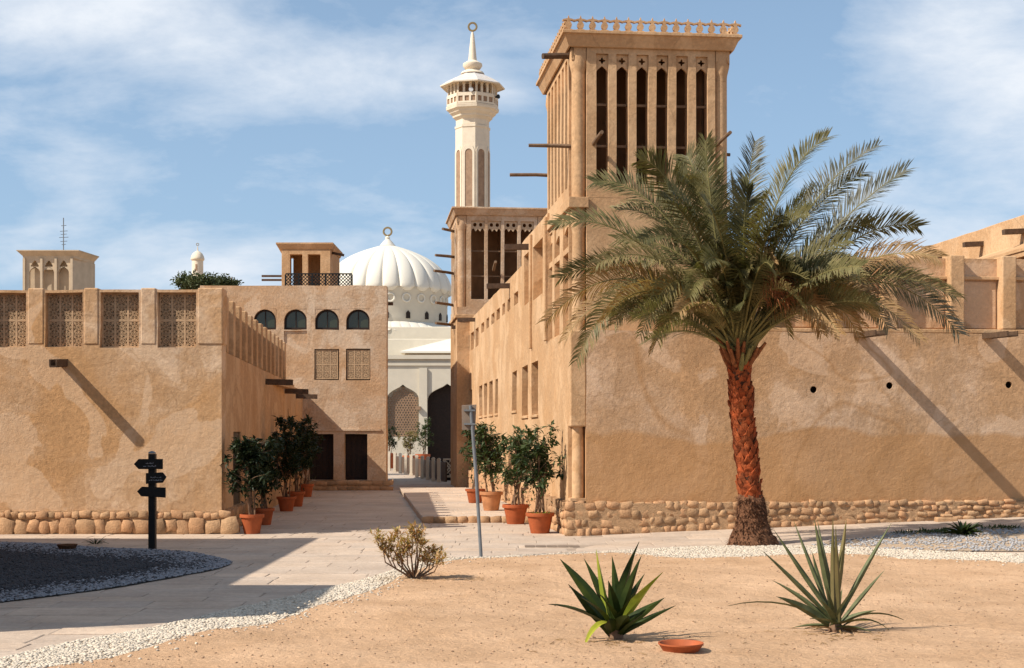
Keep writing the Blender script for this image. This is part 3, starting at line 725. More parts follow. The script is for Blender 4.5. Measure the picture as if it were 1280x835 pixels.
def tower(name, label, x0, y0, W_, L_, zb, z_s0, z_s1, ztop, nf, ns, n, big_=False, mat=M_tower):
    t = thing(name, label, 'wind tower', tuple(L2W(x0, y0, 0)), AL)
    th = n
    def slots(a, b, k, w_):
        p = (b-a)/k; return [(a+p*(i+.5)-w_/2, a+p*(i+.5)+w_/2, z_s0, z_s1, None) for i in range(k)]
    sl_f = slots(n+.10, W_-n-.06, nf, (W_-2*n)/nf*.56 if not big_ else (W_-2*n)/nf*.76)
    sl_s = slots(n+.10, L_-n-.06, ns, (L_-2*n)/ns*.56)
    zfr = z_s1+.18
    mb = MB(); mb.facade(n, W_-n, zb, zfr, th, sl_f); mb.build('wall', mat, t, rough=(.5, .007), smooth=True)
    mb = MB(); mb.facade(n, L_-n, zb, zfr, th, sl_s, side); mb.build('wall', mat, t, rough=(.5, .007), smooth=True)
    mb = MB(); mb.box(W_-th, W_, n, L_-n, zb, zfr); mb.box(n, W_-n, L_-th, L_, zb, zfr); mb.build('wall', mat, t)
    # crossing vanes inside
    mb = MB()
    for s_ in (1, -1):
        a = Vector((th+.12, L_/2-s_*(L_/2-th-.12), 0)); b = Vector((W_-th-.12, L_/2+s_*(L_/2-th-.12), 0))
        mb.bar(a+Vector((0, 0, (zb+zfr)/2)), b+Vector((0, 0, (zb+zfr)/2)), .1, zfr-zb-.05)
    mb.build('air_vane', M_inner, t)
    for cx_, cy_ in ((n*.55, n*.55), (W_-n*.55, n*.55), (n*.55, L_-n*.55)):
        mb = MB(); r = n*.45
        mb.lathe([(r, z_s0-.25), (r*1.02, z_s0+.2), (r, z_s1-.35), (r*1.05, z_s1-.3), (r*1.35, z_s1-.15), (r*1.3, z_s1-.05), (r*1.1, zfr-.002)], 16, (cx_, cy_))
        mb.build('corner_column', mat, t, smooth=True)
    for bx in ((0, n-.002, 0, n-.002), (W_-n+.002, W_, 0, n-.002), (0, n-.002, L_-n+.002, L_)):
        mb = MB(); mb.box(*bx, zb, z_s0-.25); mb.build('corner_block', mat, t)
    # brackets hanging in the corner notches
    for c_ in (0, 1):
        x_ = 0 if c_ == 0 else W_-n
        pl = [(x_+.01, z_s1-.12), (x_+n*.3, z_s1-.02), (x_+n*.5, z_s1-.10), (x_+n*.7, z_s1-.02), (x_+n-.01, z_s1-.14), (x_+n-.01, zfr-.003), (x_+.01, zfr-.003)]
        mb = MB(); mb.plate(pl, [], .01, .06); mb.build('corner_bracket', mat, t, bevel=.01)
    pl = [(.01, z_s1-.12), (n*.3, z_s1-.02), (n*.5, z_s1-.10), (n*.7, z_s1-.02), (n-.01, z_s1-.14), (n-.01, zfr-.003), (.01, zfr-.003)]
    mb = MB(); mb.plate(pl, [], .01, .06, side); mb.build('corner_bracket', mat, t, bevel=.01)
    # frieze and flared cornice
    mb = MB(); a, b, c = .03, .03, zfr
    ov = .17
    rings = [(.0, zfr+.001), (.02, zfr+.005), (.02, ztop-.26), (.05, ztop-.25), (ov*.8, ztop-.06), (ov, ztop-.055), (ov, ztop)]
    vs = []; fs = []
    for e, z in rings: vs += [(-e, -e, z), (W_+e, -e, z), (W_+e, L_+e, z), (-e, L_+e, z)]
    for i in range(len(rings)-1):
        for k in range(4): k2 = (k+1) % 4; fs.append((i*4+k, i*4+k2, i*4+4+k2, i*4+4+k))
    fs += [(3, 2, 1, 0), tuple(range(len(vs)-4, len(vs)))]
    mb.add(vs, fs); mb.build('cornice', mat, t, bevel=.008)
    # carved screens and tie bars
    for (lst, m_) in ((sl_f, front), (sl_s, side)):
        for h in lst:
            wq = h[1]-h[0]; cx_ = (h[0]+h[1])/2; hh = wq*(1.45 if not big_ else .85)
            if m_ is side and big_: hh = wq*1.2
            o_, hs = (hearts if (big_ and m_ is front) else screen_plate)(wq-.004, hh, cx_, h[3]-hh-.002)
            mb = MB(); mb.plate(o_, hs, .05, .10, m_)
            o = mb.build('carved_screen', M_screen if big_ else mat, t)
            for zz in (z_s0+(z_s1-z_s0)*.30, z_s0+(z_s1-z_s0)*.62):
                mb = MB(); mb.box(h[0]+.002, h[1]-.002, .12, .16, zz-.02, zz+.02, m_); mb.build('tie_bar', M_pole, t)
    return t, sl_f, sl_s
xt0 = onfront(714, 400, .2)[0]; xt1 = onfront(913, 100, .2)[0]; Wt = xt1-xt0
yL = onside(681.8, 200, xt0)[0]-.2
z_s1 = onfront(750, 67, .2)[1]; z_top = onfront(711, 38, .1)[1]
tw, slf, sls = tower('wind_tower', 'tall square wind tower with six dark slots and a roof balustrade above the palm', xt0, .2, Wt, yL, 5.80, 6.04, z_s1, z_top, 6, 6, .27)
# lower stage of the tower: ledge, arched niches in two rows
mb = MB(); mb.facade(.27, Wt-.27, 3.43, 5.797, .27, []); mb.build('lower_wall', M_tower, tw, rough=(.4, .012), smooth=True)
hs = []; lo_px = ((703.7, 710.6), (693, 699.5), (685.4, 690.3))
for a, b in lo_px:
    ya = onside(b, 300, xt0)[0]-.2; yb = onside(a, 300, xt0)[0]-.2
    for za, zb_ in ((3.54, 4.90), (5.0, 5.55)): hs.append((max(ya, .29), yb, za, zb_, .2))
mb = MB(); mb.facade(.27, yL, 3.43, 5.62, .26, hs, side); mb.build('lower_wall', M_tower, tw, rough=(.5, .007))
for h in hs[1::2]:
    cx_ = (h[0]+h[1])/2; wq = h[1]-h[0]; o_, hl = screen_plate(wq-.004, .26, cx_, h[3]-.262, False)
    mb = MB(); mb.plate(o_, hl, .03, .07, side); mb.build('niche_arch', M_tower, tw)
mb = MB(); mb.lathe([(.115, 3.43), (.12, 3.8), (.11, 5.2), (.12, 5.25), (.15, 5.42), (.14, 5.55), (.12, 5.621)], 16, (.15, .15)); mb.build('lower_corner_column', M_tower, tw, smooth=True)
mb = MB(); mb.lathe([(.115, 3.43), (.11, 5.2), (.15, 5.42), (.12, 5.621)], 16, (Wt-.15, .15))
mb.build('lower_corner_column', M_tower, tw, smooth=True)
mb = MB(); mb.plate([(-.05, -.05), (.30, -.05), (.30, -.003), (.262, -.003), (.262, yL+.03), (-.05, yL+.03)], [], 5.622, 5.798, lambda u, d, z: (u, z, d)); mb.build('ledge', M_tower, tw, bevel=.012)
mb = MB(); mb.box(Wt-.268, Wt, .0, .3, 5.622, 5.798); mb.build('ledge', M_tower, tw, bevel=.012)
# balustrade: every baluster a part
def bal_plate(mb, c, z, m_, d0=-.03, s_=1.0):
    w1 = .032; w2 = .062; hh = .225
    P_ = [(-.07, 0), (-.066, .022), (-.022, .03), (-.05, .06), (-.058, .095), (-.046, .13), (-.024, .155), (-.04, .172), (-.07, .168), (-.1034, .155), (-.1034, .185), (-.06, .198), (-.018, .205), (0, hh+.035)]
    P_ = P_+[(-a, b) for a, b in reversed(P_[:-1])]
    mb.plate([(c+a*s_, z+b) for a, b in P_], [], d0, d0+.06, m_)
mb = MB(); bal_plate(mb, 0, 0, front); BM_ = mb.build('baluster', M_tower, me_only=True)
zc_ = z_top+.002; e = .11
nb = 14; pitch = (Wt+2*e-.1)/nb
for i in range(nb+1): place('baluster', BM_, tw, (-e+.05+pitch*i, -e+.03, zc_))
nb2 = 17; pitch2 = (yL+2*e-.1)/nb2
for i in range(1, nb2+1): place('baluster', BM_, tw, (-e+.03, -e+.05+pitch2*i, zc_), (0, 0, pi/2))
for i in range(1, nb2+1): place('baluster', BM_, tw, (Wt+e-.03, -e+.05+pitch2*i, zc_), (0, 0, pi/2))
# beams sticking out of the tower
def tbeam(t, a, b, r=.036, name='tower_beam', mat=M_pole):
    mb = MB(); mb.tube([a, ((a[0]+b[0])/2, (a[1]+b[1])/2, (a[2]+b[2])/2+.01), b], [r, r*.96, r*.9], 8, wob=.08); return mb.build(name, mat, t, smooth=True)
yy, zz = onside(711, 183.5, xt0); tbeam(tw, (.3, yy-.2, zz), (-.70, yy-.2, zz+.01))
yy, zz = onside(683, 220, xt0); tbeam(tw, (.3, yy-.25, zz), (-.72, yy-.25, zz))
zz = onfront(913, 191, 2.5)[1]; tbeam(tw, (Wt-.3, 2.4, zz), (Wt+.62, 2.4, zz-.02))
xx, zz = onfront(742, 179.5, .2); tbeam(tw, (xx-xt0, .2, zz-.01), (xx-xt0+.0, -.85, zz+.02), .036)
xx, zz = onfront(897, 180, .2); tbeam(tw, (xx-xt0, .2, zz-.01), (xx-xt0, -.85, zz+.02), .036)
xx, zz = onfront(712, 62, .2); tbeam(tw, (.2, .35, z_top-.32), (-.48, .10, z_top-.40), .058, mat=M_wood)
# second wind tower
x20 = -.42; y2 = onside(571, 400, x20)[0]
W2 = onfront(684, 300, y2)[0]-x20; 
z1_ = onfront(600, 276, y2)[1]; z0_ = onfront(600, 374, y2)[1]; zt_ = onfront(565, 258, y2-.15)[1]
t2, f2, s2 = tower('wind_tower', 'shorter wind tower with heart-pierced screens where the alley wall ends', x20, y2, W2, 3.2, z0_-.5, z0_, z1_, zt_, 4, 5, .32, True, M_wall_b)
mb = MB(); mb.box(-.06, W2+.06, -.06, 3.26, z0_-.62, z0_-.502); mb.build('ledge', M_wall_s, t2, bevel=.015)
mb = MB(); mb.facade(0, W2, -.1, z0_-.622, .4, []); mb.facade(.401, 3.2, -.1, z0_-.622, .4, [(.6+.5*i, .85+.5*i, 3.6, 6.1, .15) for i in range(5)], side); mb.box(.41, W2, .41, 3.2, -.1, z0_-.7)
mb.build('lower_wall', M_wall_s, t2, bevel=.01)
for px0, px1, py in ((549.6, 564, 283), (549.6, 572, 316), (542, 566, 336), (551, 573, 376), (549, 571, 402)):
    z = onfront(570, py, y2)[1]; L = (px1-px0)/F*53
    tbeam(t2, (.2, .6+random.uniform(0, 1.5), z), (-L, .6+random.uniform(-.0, .2), z), .05)
tbeam(t2, (.2+W2*.34, .1, z1_-1.6), (.2+W2*.34, -.6, z1_-1.4), .05)
# ================================================================== LEFT HOUSE
LX, LY = P(277, 545, 25.0).x, 25.0
lh = thing('lattice_house', 'low mud house on the left with carved lattice panels along its parapet', 'house', (LX, LY, 0))
H_L = P(0, 360, 25).z; zl1 = P(0, 365.5, 25).z; zl0 = P(0, 434, 25).z; XL0 = -13.0
def lx(px): return P(px, 0, 25).x-LX
SV = Vector((-.0750, 1)).normalized()
def lside(u, d, z): return (u*SV.x-d*SV.y, u*SV.y+d*SV.x, z)
def lsd(px):                                              # distance along the alley face of this house
    d = Vector(((px-CX)/F, 1)); A = Vector((LX, LY))
    t = (A.x*SV.y-A.y*SV.x)/(d.x*SV.y-d.y*SV.x); return (d*t-A).length
pan = [(197, 245), (125, 174), (57, 103), (-14, 33)]; pan = [(lx(a), lx(b)) for a, b in pan]
pit = pan[0][0]-pan[1][0]
while pan[-1][0]-pit > XL0+.6: pan.append((pan[-1][0]-pit, pan[-1][1]-pit))
holes = [(a, b, zl0, zl1, None) for a, b in pan]
mb = MB(); mb.facade(XL0, 0, .40, H_L-.03, .34, holes); mb.build('wall', M_wall_l, lh, rough=(.4, .016), smooth=True)
for i in range(len(pan)):
    a = pan[i][1]; b = 0 if i == 0 else pan[i-1][0]
    mb = MB(); mb.box(a+.03, b-.03 if i else .02, -.014, .38, zl0+.05, H_L); mb.build('parapet_post', M_wall_l, lh, rough=(.3, .006), bevel=.02)
def lattice(mb, u0, u1, z0, z1, nx, nz, d0, d1, m_, fr=.035, w_=.011):
    mb.plate([(u0, z0), (u1, z0), (u1, z1), (u0, z1)], [[(u0+fr*.7, z0+fr*.7), (u1-fr*.7, z0+fr*.7), (u1-fr*.7, z1-fr*.7), (u0+fr*.7, z1-fr*.7)]], d0-.005, d1, m_)
    cw = (u1-u0)/nx; ch = (z1-z0)/nz
    for i in range(1, nx): mb.box(u0+cw*i-fr*.4, u0+cw*i+fr*.4, d0-.004, d1+.001, z0+.01, z1-.01, m_)
    for j in range(1, nz): mb.box(u0+.01, u1-.01, d0-.003, d1+.002, z0+ch*j-fr*(.5 if j*2 == nz else .18), z0+ch*j+fr*(.5 if j*2 == nz else .18), m_)
    def seg(a, b, w2=w_):
        t = Vector(b)-Vector(a); n2 = Vector((-t.y, t.x)).normalized()*w2
        mb.plate([(a[0]+n2.x, a[1]+n2.y), (a[0]-n2.x, a[1]-n2.y), (b[0]-n2.x, b[1]-n2.y), (b[0]+n2.x, b[1]+n2.y)], [], d0, d1, m_)
    for i in range(nx):
        for j in range(nz):
            cx_, cz_ = u0+cw*(i+.5), z0+ch*(j+.5); R1 = min(cw, ch)*.46
            for r_ in (R1, R1*.42):
                c1_ = circle(cx_, cz_, r_+w_, 14); c2_ = circle(cx_, cz_, r_-w_, 14)
                mb.plate(c1_, [c2_], d0+.002, d1-.002, m_)
            for k in range(8):
                q = 2*pi*k/8; seg((cx_+R1*.12*cos(q), cz_+R1*.12*sin(q)), (cx_+R1*cos(q), cz_+R1*sin(q)), w_*.8)
            for k in range(8):
                q = 2*pi*(k+.5)/8; q0 = 2*pi*k/8; q1 = 2*pi*(k+1)/8
                seg((cx_+R1*.98*cos(q0), cz_+R1*.98*sin(q0)), (cx_+R1*.62*cos(q), cz_+R1*.62*sin(q)), w_*.7)
                seg((cx_+R1*.98*cos(q1), cz_+R1*.98*sin(q1)), (cx_+R1*.62*cos(q), cz_+R1*.62*sin(q)), w_*.7)
            for sx in (-1, 1):
                for sz in (-1, 1):
                    seg((cx_+sx*R1*.72, cz_+sz*R1*.72), (cx_+sx*cw*.47, cz_+sz*ch*.47))
                    seg((cx_+sx*cw*.2, cz_+sz*ch*.48), (cx_+sx*cw*.48, cz_+sz*ch*.25), w_*.8)
mb = MB(); wp = pan[0][1]-pan[0][0]; lattice(mb, 0, wp, zl0, zl1, 3, 4, .14, .20, front, .035, .0062)
LAT = mb.build('lattice_panel', M_lattice, me_only=True)
for a, b in pan: place('lattice_panel', LAT, lh, (a, 0, 0), scale=((b-a)/wp*.995, 1, 1))
# alley face
y_end = lsd(383); yp1 = lsd(357.5)
zlow = P(357, 479, 25*228/148).z
lw = [(lsd(291.5), lsd(300.5), .30, 1.78, .3), (lsd(343), lsd(349), .30, 1.78, .3)]
zq0 = P(282, 434, 25.3).z-.02
mb = MB(); mb.facade(.341, yp1, .0, zq0-.055, .34, lw, lside); mb.facade(yp1, y_end+.6, .0, zlow, .34, [(lsd(357.6)+.5, lsd(357.6)+.75, 1.95, 2.45, .2)], lside)
mb.build('side_wall', M_wall_s, lh, rough=(.5, .012), smooth=True)
for h in lw:
    mb = MB(); mb.box(h[0]+.01, h[1]-.01, .03, .06, h[2]+.01, h[3]-.01, lside); mb.build('door', M_door_void, lh)  # near-black leaf set flush so the doorway reads as dark
npst = 13
for i in range(npst):
    u = .9+(yp1-1.0)*i/(npst-1)
    mb = MB(); mb.box(u-.14, u+.14, -.0, .34, zq0-.05, H_L-.06, lside); mb.build('parapet_post', M_wall_s, lh, bevel=.02)
mb = MB(); mb.box(.345, yp1, .22, .34, zq0-.05, H_L-.12, lside); mb.build('parapet_wall', M_wall_l, lh, rough=(.5, .008))
for i in range(npst-1):
    u = .9+(yp1-1.0)*(i+.5)/(npst-1); wd = (yp1-1.0)/(npst-1)/2-.17
    mb = MB(); mb.box(u-wd, u+wd, .17, .215, zq0+.08, H_L-.25, lside); mb.build('parapet_panel', M_lattice, lh, bevel=.006)
mb = MB(); mb.box(XL0, -.7, .36, 13, 2.95, 3.05); mb.build('roof', M_wall_s, lh)
mb = MB(); mb.box(XL0, -.45, .46, .58, 3.06, H_L-.05); mb.build('screen_shade_sheet', M_door_void, lh)  # near-black sheet added so the lattice gaps look shaded
mb = MB(); mb.box(XL0, -2.0, 13, 13.3, .0, 3.0); mb.build('rear_wall', M_wall_s, lh)
for px, z in ((340, P(337, 476, 32.5).z), (364, P(362, 491, 40).z), (378, P(378, 497, 44).z)):
    u = lsd(px-8); 
    mb = MB(); a = lside(u, .2, z); b = lside(u, -.62, z-.02); mb.bar(a, b, .18, .13); mb.build('roof_beam', M_wood, lh)
x, z = lx(80), P(78, 456, 25).z
mb = MB(); mb.bar((x, .2, z), (x, -.60, z-.06), .12, .03); mb.bar((x-.055, .2, z+.055), (x-.055, -.60, z+.0), .025, .12); mb.bar((x+.055, .2, z+.055), (x+.055, -.60, z+.0), .025, .12)
mb.build('rain_spout', M_wood, lh)
mb = MB(); mb.plate([(XL0, -.04), (.04, -.04), (.04+SV.x*y_end, y_end), (-.4+SV.x*y_end, y_end), (-.4, .3), (XL0, .3)], [], -.1, .405, lambda u, d, z: (u, z, d)); mb.build('footing', M_mortar, lh, rough=(.5, .015))
random.seed(9)
footing(lh, -4.6, 0.02, lambda u: .0, .27, 1, front, 0, .17, .34, 40, .056)
footing(lh, -4.6, 0.02, lambda u: .27, .39, 1, front, 0, .11, .22, 60, .044)
footing(lh, XL0, -4.6, lambda u: .0, .39, 2, front, 0, .2, .36, 0, .075)
footing(lh, .05, 4.0, lambda u: .0, .39, 2, lambda u, d, z: lside(u, d, z), pi/2, .2, .36, 30, .06)
# ================================================================== ARCHED HOUSE at the end of the alley
YB = 45.0; s = YB/F
def bx(px): return (px-CX)*s
def bz(py): return EYE-(py-HY)*s
x0b = bx(250); x1b = bx(483)
ah = thing('arched_house', 'two-storey pale mud house with four arched green windows at the end of the alley', 'house', (x0b, YB, 0))
def B(px): return bx(px)-x0b
hs = []
arches = [(331, 14), (369.3, 14.3), (408.7, 15), (447.5, 14.8)]
for c_, r_ in arches: hs.append((B(c_)-r_*s, B(c_)+r_*s, bz(412), bz(386), .22))
jal = [(393, 423.5, 436, 475), (432.5, 463, 436, 475)]
for a, b, c_, d_ in jal: hs.append((B(a), B(b), bz(d_), bz(c_), .20))
doors = [(386, 417, 542.5, 600), (430.5, 459, 542.5, 600)]
for a, b, c_, d_ in doors: hs.append((B(a), B(b), bz(d_), bz(c_), .35))
hs.append((B(355), B(384), bz(429), bz(413.5), .04))
mb = MB(); mb.facade(0, B(483), bz(600.5), bz(357), .5, hs); mb.build('wall', M_wall_b, ah, rough=(.6, .02), smooth=True)
mb = MB(); mb.facade(.501, 12, bz(600.5), bz(357), .4, [], lambda u, d, z: (B(483)-d-.14*(u-.5), u, z)); mb.build('side_wall', M_wall_b, ah, rough=(.6, .02), smooth=True)
mb = MB(); mb.box(0, B(483)-1.9, .51, 12, 5.9, 6.0); mb.build('roof', M_wall_s, ah)
for (c_, r_), h in zip(arches, hs):
    cx_ = B(c_); w_ = r_*s-.002; zt_a = h[3]-.002; zsp = zt_a-w_*1.02
    arc = [(cx_+w_*cos(q), zsp+w_*.98*sin(q)) for q in [pi*i/14 for i in range(15)]]
    for sg in (0, 1):
        half = arc[:8] if sg == 0 else arc[7:]
        cor = (cx_+w_, zt_a) if sg == 0 else (cx_-w_, zt_a)
        mb = MB(); mb.plate(half+([(cx_, zt_a), cor] if sg == 0 else [cor, (cx_, zt_a)])[::1], [], .002, .2); mb.build('spandrel', M_wall_b, ah)
    out_a = [(cx_+w_*.98*cos(q), zsp+w_*.96*sin(q)) for q in [pi*i/14 for i in range(15)]]+[(cx_-w_*.98, h[2]+.01), (cx_+w_*.98, h[2]+.01)]
    in_a = [(cx_+w_*.84*cos(q), zsp+w_*.82*sin(q)) for q in [pi*i/14 for i in range(15)]]+[(cx_-w_*.84, h[2]+.07), (cx_+w_*.84, h[2]+.07)]
    mb = MB(); mb.plate(out_a, [in_a], .10, .16); mb.box(cx_-.015, cx_+.015, .11, .15, h[2]+.06, zt_a-.04)
    f = mb.build('window_frame', M_door_void, ah)
    mb = MB(); mb.plate(in_a, [], .135, .145); mb.build('pane', M_glass, f)
for (a, b, c_, d_), h in zip(jal, hs[4:6]):
    mb = MB(); lattice(mb, h[0]+.03, h[1]-.03, h[2]+.03, h[3]-.03, 3, 4, .03, .08, front, .03, .009)
    o = mb.build('lattice_window', M_lattice, ah)
    mb = MB(); mb.box(h[0]+.002, h[1]-.002, .15, .19, h[2]+.002, h[3]-.002); mb.build('shade_backdrop', M_wood, o)  # dark backdrop added behind the lattice; stands in for shaded holes
for h in hs[6:8]:
    mb = MB(); mb.box(h[0]+.002, h[1]-.002, .30, .34, h[2]+.002, h[3]-.002)
    o = mb.build('door', M_door_void, ah)
    for k in range(4):
        wq = (h[1]-h[0])/4; mb = MB(); mb.box(h[0]+wq*k+.03, h[0]+wq*(k+1)-.03, .28, .298, h[2]+.05, h[3]-.05); mb.build('door_board', M_door_void, o)
mb = MB(); mb.box(B(388), B(476), -.04, .0, bz(538.5), bz(536)); mb.build('string_course', M_wall_b, ah, rough=(.3, .01))
mb = MB(); mb.box(0, B(483)+.02, -.02, .5, -.1, bz(601)); mb.build('footing', M_mortar, ah)
footing(ah, B(395), B(483), lambda u: .0, bz(601), 2, front, 0, .30, .42, 70, .045, STM2, 0)
x, z = B(484), bz(376); mb = MB(); mb.bar((x-.3, 1.0, z), (x+.1, 1.0, z), .12, .1); mb.build('roof_beam', M_wood, ah)
# roof lantern with two openings, railing and dish
YT = 49.0; sT = YT/F
def tx(px): return (px-CX)*sT
def tz(py): return EYE-(py-HY)*sT
rt = thing('wind_tower', 'squat roof wind tower with two square openings behind the black railing', 'wind tower', (tx(341), YT, 6.0))
def T(px): return tx(px)-tx(341)
WT_ = T(413)-T(341); ztt = tz(303.5)-6.0
mb = MB(); mb.facade(.55, WT_, -.05, ztt-.22, .25, [(T(362.5), T(378), .8, tz(318)-6, None), (T(385), T(400.5), .8, tz(318)-6, None)]); mb.build('wall', M_wall_s, rt, bevel=.01)
mb = MB(); mb.facade(.0, 2.6, -.05, ztt-.22, .25, [(.5, .9, .3, tz(322)-6, None), (1.4, 1.9, .3, tz(322)-6, None)], lambda u, d, z: (.3+d-.28*0-u*.12, u, z)); mb.build('wall', M_wall_s, rt, bevel=.01)
mb = MB(); mb.box(.5, WT_, 2.3, 2.6, -.05, ztt-.22); mb.box(WT_-.25, WT_, .26, 2.3, -.05, ztt-.22); mb.box(.5, WT_-.3, 1.3, 1.38, 0, ztt-.24); mb.build('rear_wall', M_wall_s, rt)
mb = MB(); 
rings = [(-.02, ztt-.219), (.02, ztt-.21), (.10, ztt-.05), (.10, ztt)]; vs = []; fs = []
for e, z in rings: vs += [(.25-e*1.3, -e, z), (WT_+e, -e, z), (WT_+e, 2.6+e, z), (.0-e, 2.6+e, z)]
for i in range(3):
    for k in range(4): k2 = (k+1) % 4; fs.append((i*4+k, i*4+k2, i*4+4+k2, i*4+4+k))
fs += [(3, 2, 1, 0), (12, 13, 14, 15)]; mb.add(vs, fs); mb.build('cornice', M_wall_s, rt)
mb = MB(); mb.bar((WT_-.1, .5, tz(313)-6), (WT_+.42, .2, tz(318)-6), .09, .09); mb.build('roof_beam', M_wood, rt)
for py in (341, 346): mb = MB(); mb.bar((.3, 1.0, tz(py)-6), (-.55, 1.0, tz(py)-6), .07, .07); mb.build('roof_beam', M_wood, rt)
rl = thing('railing', 'black criss-cross metal railing on the roof of the arched house', 'railing', (bx(357)*1.03, YB*1.03, 6.0))
sR = s*1.03; WR = (440-357)*sR; hr0 = EYE-(358-HY)*sR-6.0-.25; hr1 = EYE-(341.5-HY)*sR-6.0
mb = MB(); mb.box(0, WR, -.02, .02, hr1-.04, hr1); mb.build('top_rail', M_black, rl)
mb = MB(); mb.box(0, WR, -.02, .02, hr0, hr0+.04); mb.build('bottom_rail', M_black, rl)
for i in range(6): mb = MB(); xx = WR*i/5; mb.box(xx-.025, xx+.025, -.025, .025, -.05, hr1-.042); mb.build('post', M_black, rl)
mb = MB(); k = 0; st_ = .11; hh = hr1-hr0-.08
xx = -hh
while xx < WR:
    for sg in (1, -1):
        a = (xx, hr0+.04) if sg == 1 else (xx+hh, hr0+.04); b = (a[0]+hh*sg, hr1-.04)
        lo_, hi_ = (a, b) if a[0] < b[0] else (b, a)
        if lo_[0] < 0: q = -lo_[0]/(hi_[0]-lo_[0]); lo_ = (0, lo_[1]+q*(hi_[1]-lo_[1]))
        if hi_[0] > WR: q = (WR-lo_[0])/(hi_[0]-lo_[0]); hi_ = (WR, lo_[1]+q*(hi_[1]-lo_[1]))
        if hi_[0]-lo_[0] > .02: mb.bar((lo_[0], .006*sg, lo_[1]), (hi_[0], .006*sg, hi_[1]), .01, .026)
    xx += st_
tag(mb.build('lattice_bars', M_black, rl), None, kind='stuff')
ds = thing('satellite_dish', 'small grey satellite dish on the roof left of the squat tower', 'dish', (bx(327)*1.05, YB*1.05, 6.0))
mb = MB(); R0 = .25
mb.lathe([(.02, 0), (.12, .02), (.19, .05), (R0, .09), (R0, .105), (.19, .065), (.12, .035), (.02, .02)], 18)
o = mb.build('dish', M_grey, ds); o.rotation_euler = (radians(70), 0, radians(20)); o.location = (0, 0, .30)
mb = MB(); mb.tube([(0, 0.1, -.05), (0, .1, .3)], .03, 8); mb.build('mast', M_grey, ds)
def ring(mb, c, R_, r_, m_=None):
    n = 20; vs = []; fs = []
    for i in range(n):
        a = 2*pi*i/n
        for k in range(6):
            b = 2*pi*k/6; vs.append((c[0]+(R_+r_*cos(b))*cos(a), c[1]+r_*sin(b), c[2]+(R_+r_*cos(b))*sin(a)))
    for i in range(n):
        for k in range(6): fs.append((i*6+k, i*6+(k+1) % 6, ((i+1) % n)*6+(k+1) % 6, ((i+1) % n)*6+k))
    mb.add(vs, fs)
# ================================================================== MOSQUE
YM = 80.0; sM = YM/F
def mx(px): return (px-CX)*sM
def mz(py): return EYE-(py-HY)*sM
mq = thing('mosque', 'white mosque with a ribbed dome and arched front seen through the alley gap', 'mosque', (mx(484.5), YM, 0))
def Q(px): return mx(px)-mx(484.5)
def arch_pts(cx_, w_, zs_, zt_):
    L = [(cx_+w_*a, zs_+(zt_-zs_)*b) for a, b in ((1, -.1), (.99, .1), (.94, .28), (.84, .44), (.68, .59), (.46, .74), (.22, .88), (0, 1.08))]
    return L+[(2*cx_-a, b) for a, b in reversed(L[:-1])]
zf = -.1
a1 = arch_pts(Q(503.5), 20*sM, mz(499), mz(482)); lat = [(Q(483.5), zf+.001)]+list(reversed(a1))+[(Q(523.5), zf+.001)]
a1h = [(Q(483.5), mz(546))]+list(reversed(a1))+[(Q(523.5), mz(546))]
a2h = [(Q(534), zf+.01)]+list(reversed(arch_pts(Q(559), 25*sM, mz(500), mz(481))))+[(Q(584), zf+.01)]
a0h = [(a-Q(503.5)+Q(438), b) for a, b in a1h]
mb = MB(); mb.plate([(Q(380), zf), (Q(700), zf), (Q(700), mz(449)), (Q(380), mz(449))], [a1h, a2h, a0h], 0, .5); mb.build('wall', M_white, mq)
mb = MB(); mb.box(Q(380), Q(700), -.18, .6, mz(448.9), mz(444)); mb.build('cornice', M_white, mq)
mb = MB(); mb.box(Q(380), Q(700), -.08, .0, mz(457), mz(452.5)); mb.build('moulding', M_white, mq)
mb = MB(); mb.box(Q(380), Q(700), .55, .62, zf, mz(449)); mb.build('porch_back', M_door_void, mq)
mb = MB(); mb.box(Q(380), Q(700), .63, 22, 5.5, mz(444)-.1); mb.build('roof', M_white, mq)
# pierced screen of the first arch
for cpx in (503.5, 438):
    mb = MB(); w_ = 19.5*sM; zA, zB_ = mz(546), mz(483)
    def hgt(xx): 
        q = 1-abs(xx)/w_; return mz(499)+(mz(482)-mz(499))*max(0, q)**.7
    st_ = .155; i0 = int(w_/st_)
    nseg = 0
    r_i = 0; zz = zA
    while zz < zB_:
        for i in range(-i0, i0+1):
            xx = i*st_+(st_/2 if r_i % 2 else 0)
            if abs(xx) < w_-.05 and zz+.07 < hgt(xx): 
                c_ = Q(cpx)+xx; R6 = [(c_+.088*cos(pi/6+k*pi/3), zz+.088*sin(pi/6+k*pi/3)) for k in range(6)]; r6 = [(c_+.052*cos(pi/6+k*pi/3), zz+.052*sin(pi/6+k*pi/3)) for k in range(6)]
                mb.plate(R6, [r6], .2+.002*(i % 2), .24)
        zz += st_*.87; r_i += 1
    tag(mb.build('pierced_screen', M_panel, mq), None, kind='stuff')
    mb = MB(); mb.box(Q(cpx)-w_, Q(cpx)+w_, .30, .34, mz(546), mz(483)); mb.build('screen_back', M_white, mq)
mb = MB(); mb.box(Q(524), Q(534), -.12, .0, zf, mz(460)); mb.build('pier', M_white, mq)
mb = MB(); mb.box(Q(520), Q(526), -.3, .0, mz(512), mz(508)); mb.build('bracket', M_panel, mq)
# low white wall before the screen
mb = MB(); mb.box(Q(470), Q(536), -1.2, -.9, zf, mz(547)); mb.build('low_wall', M_white, mq)
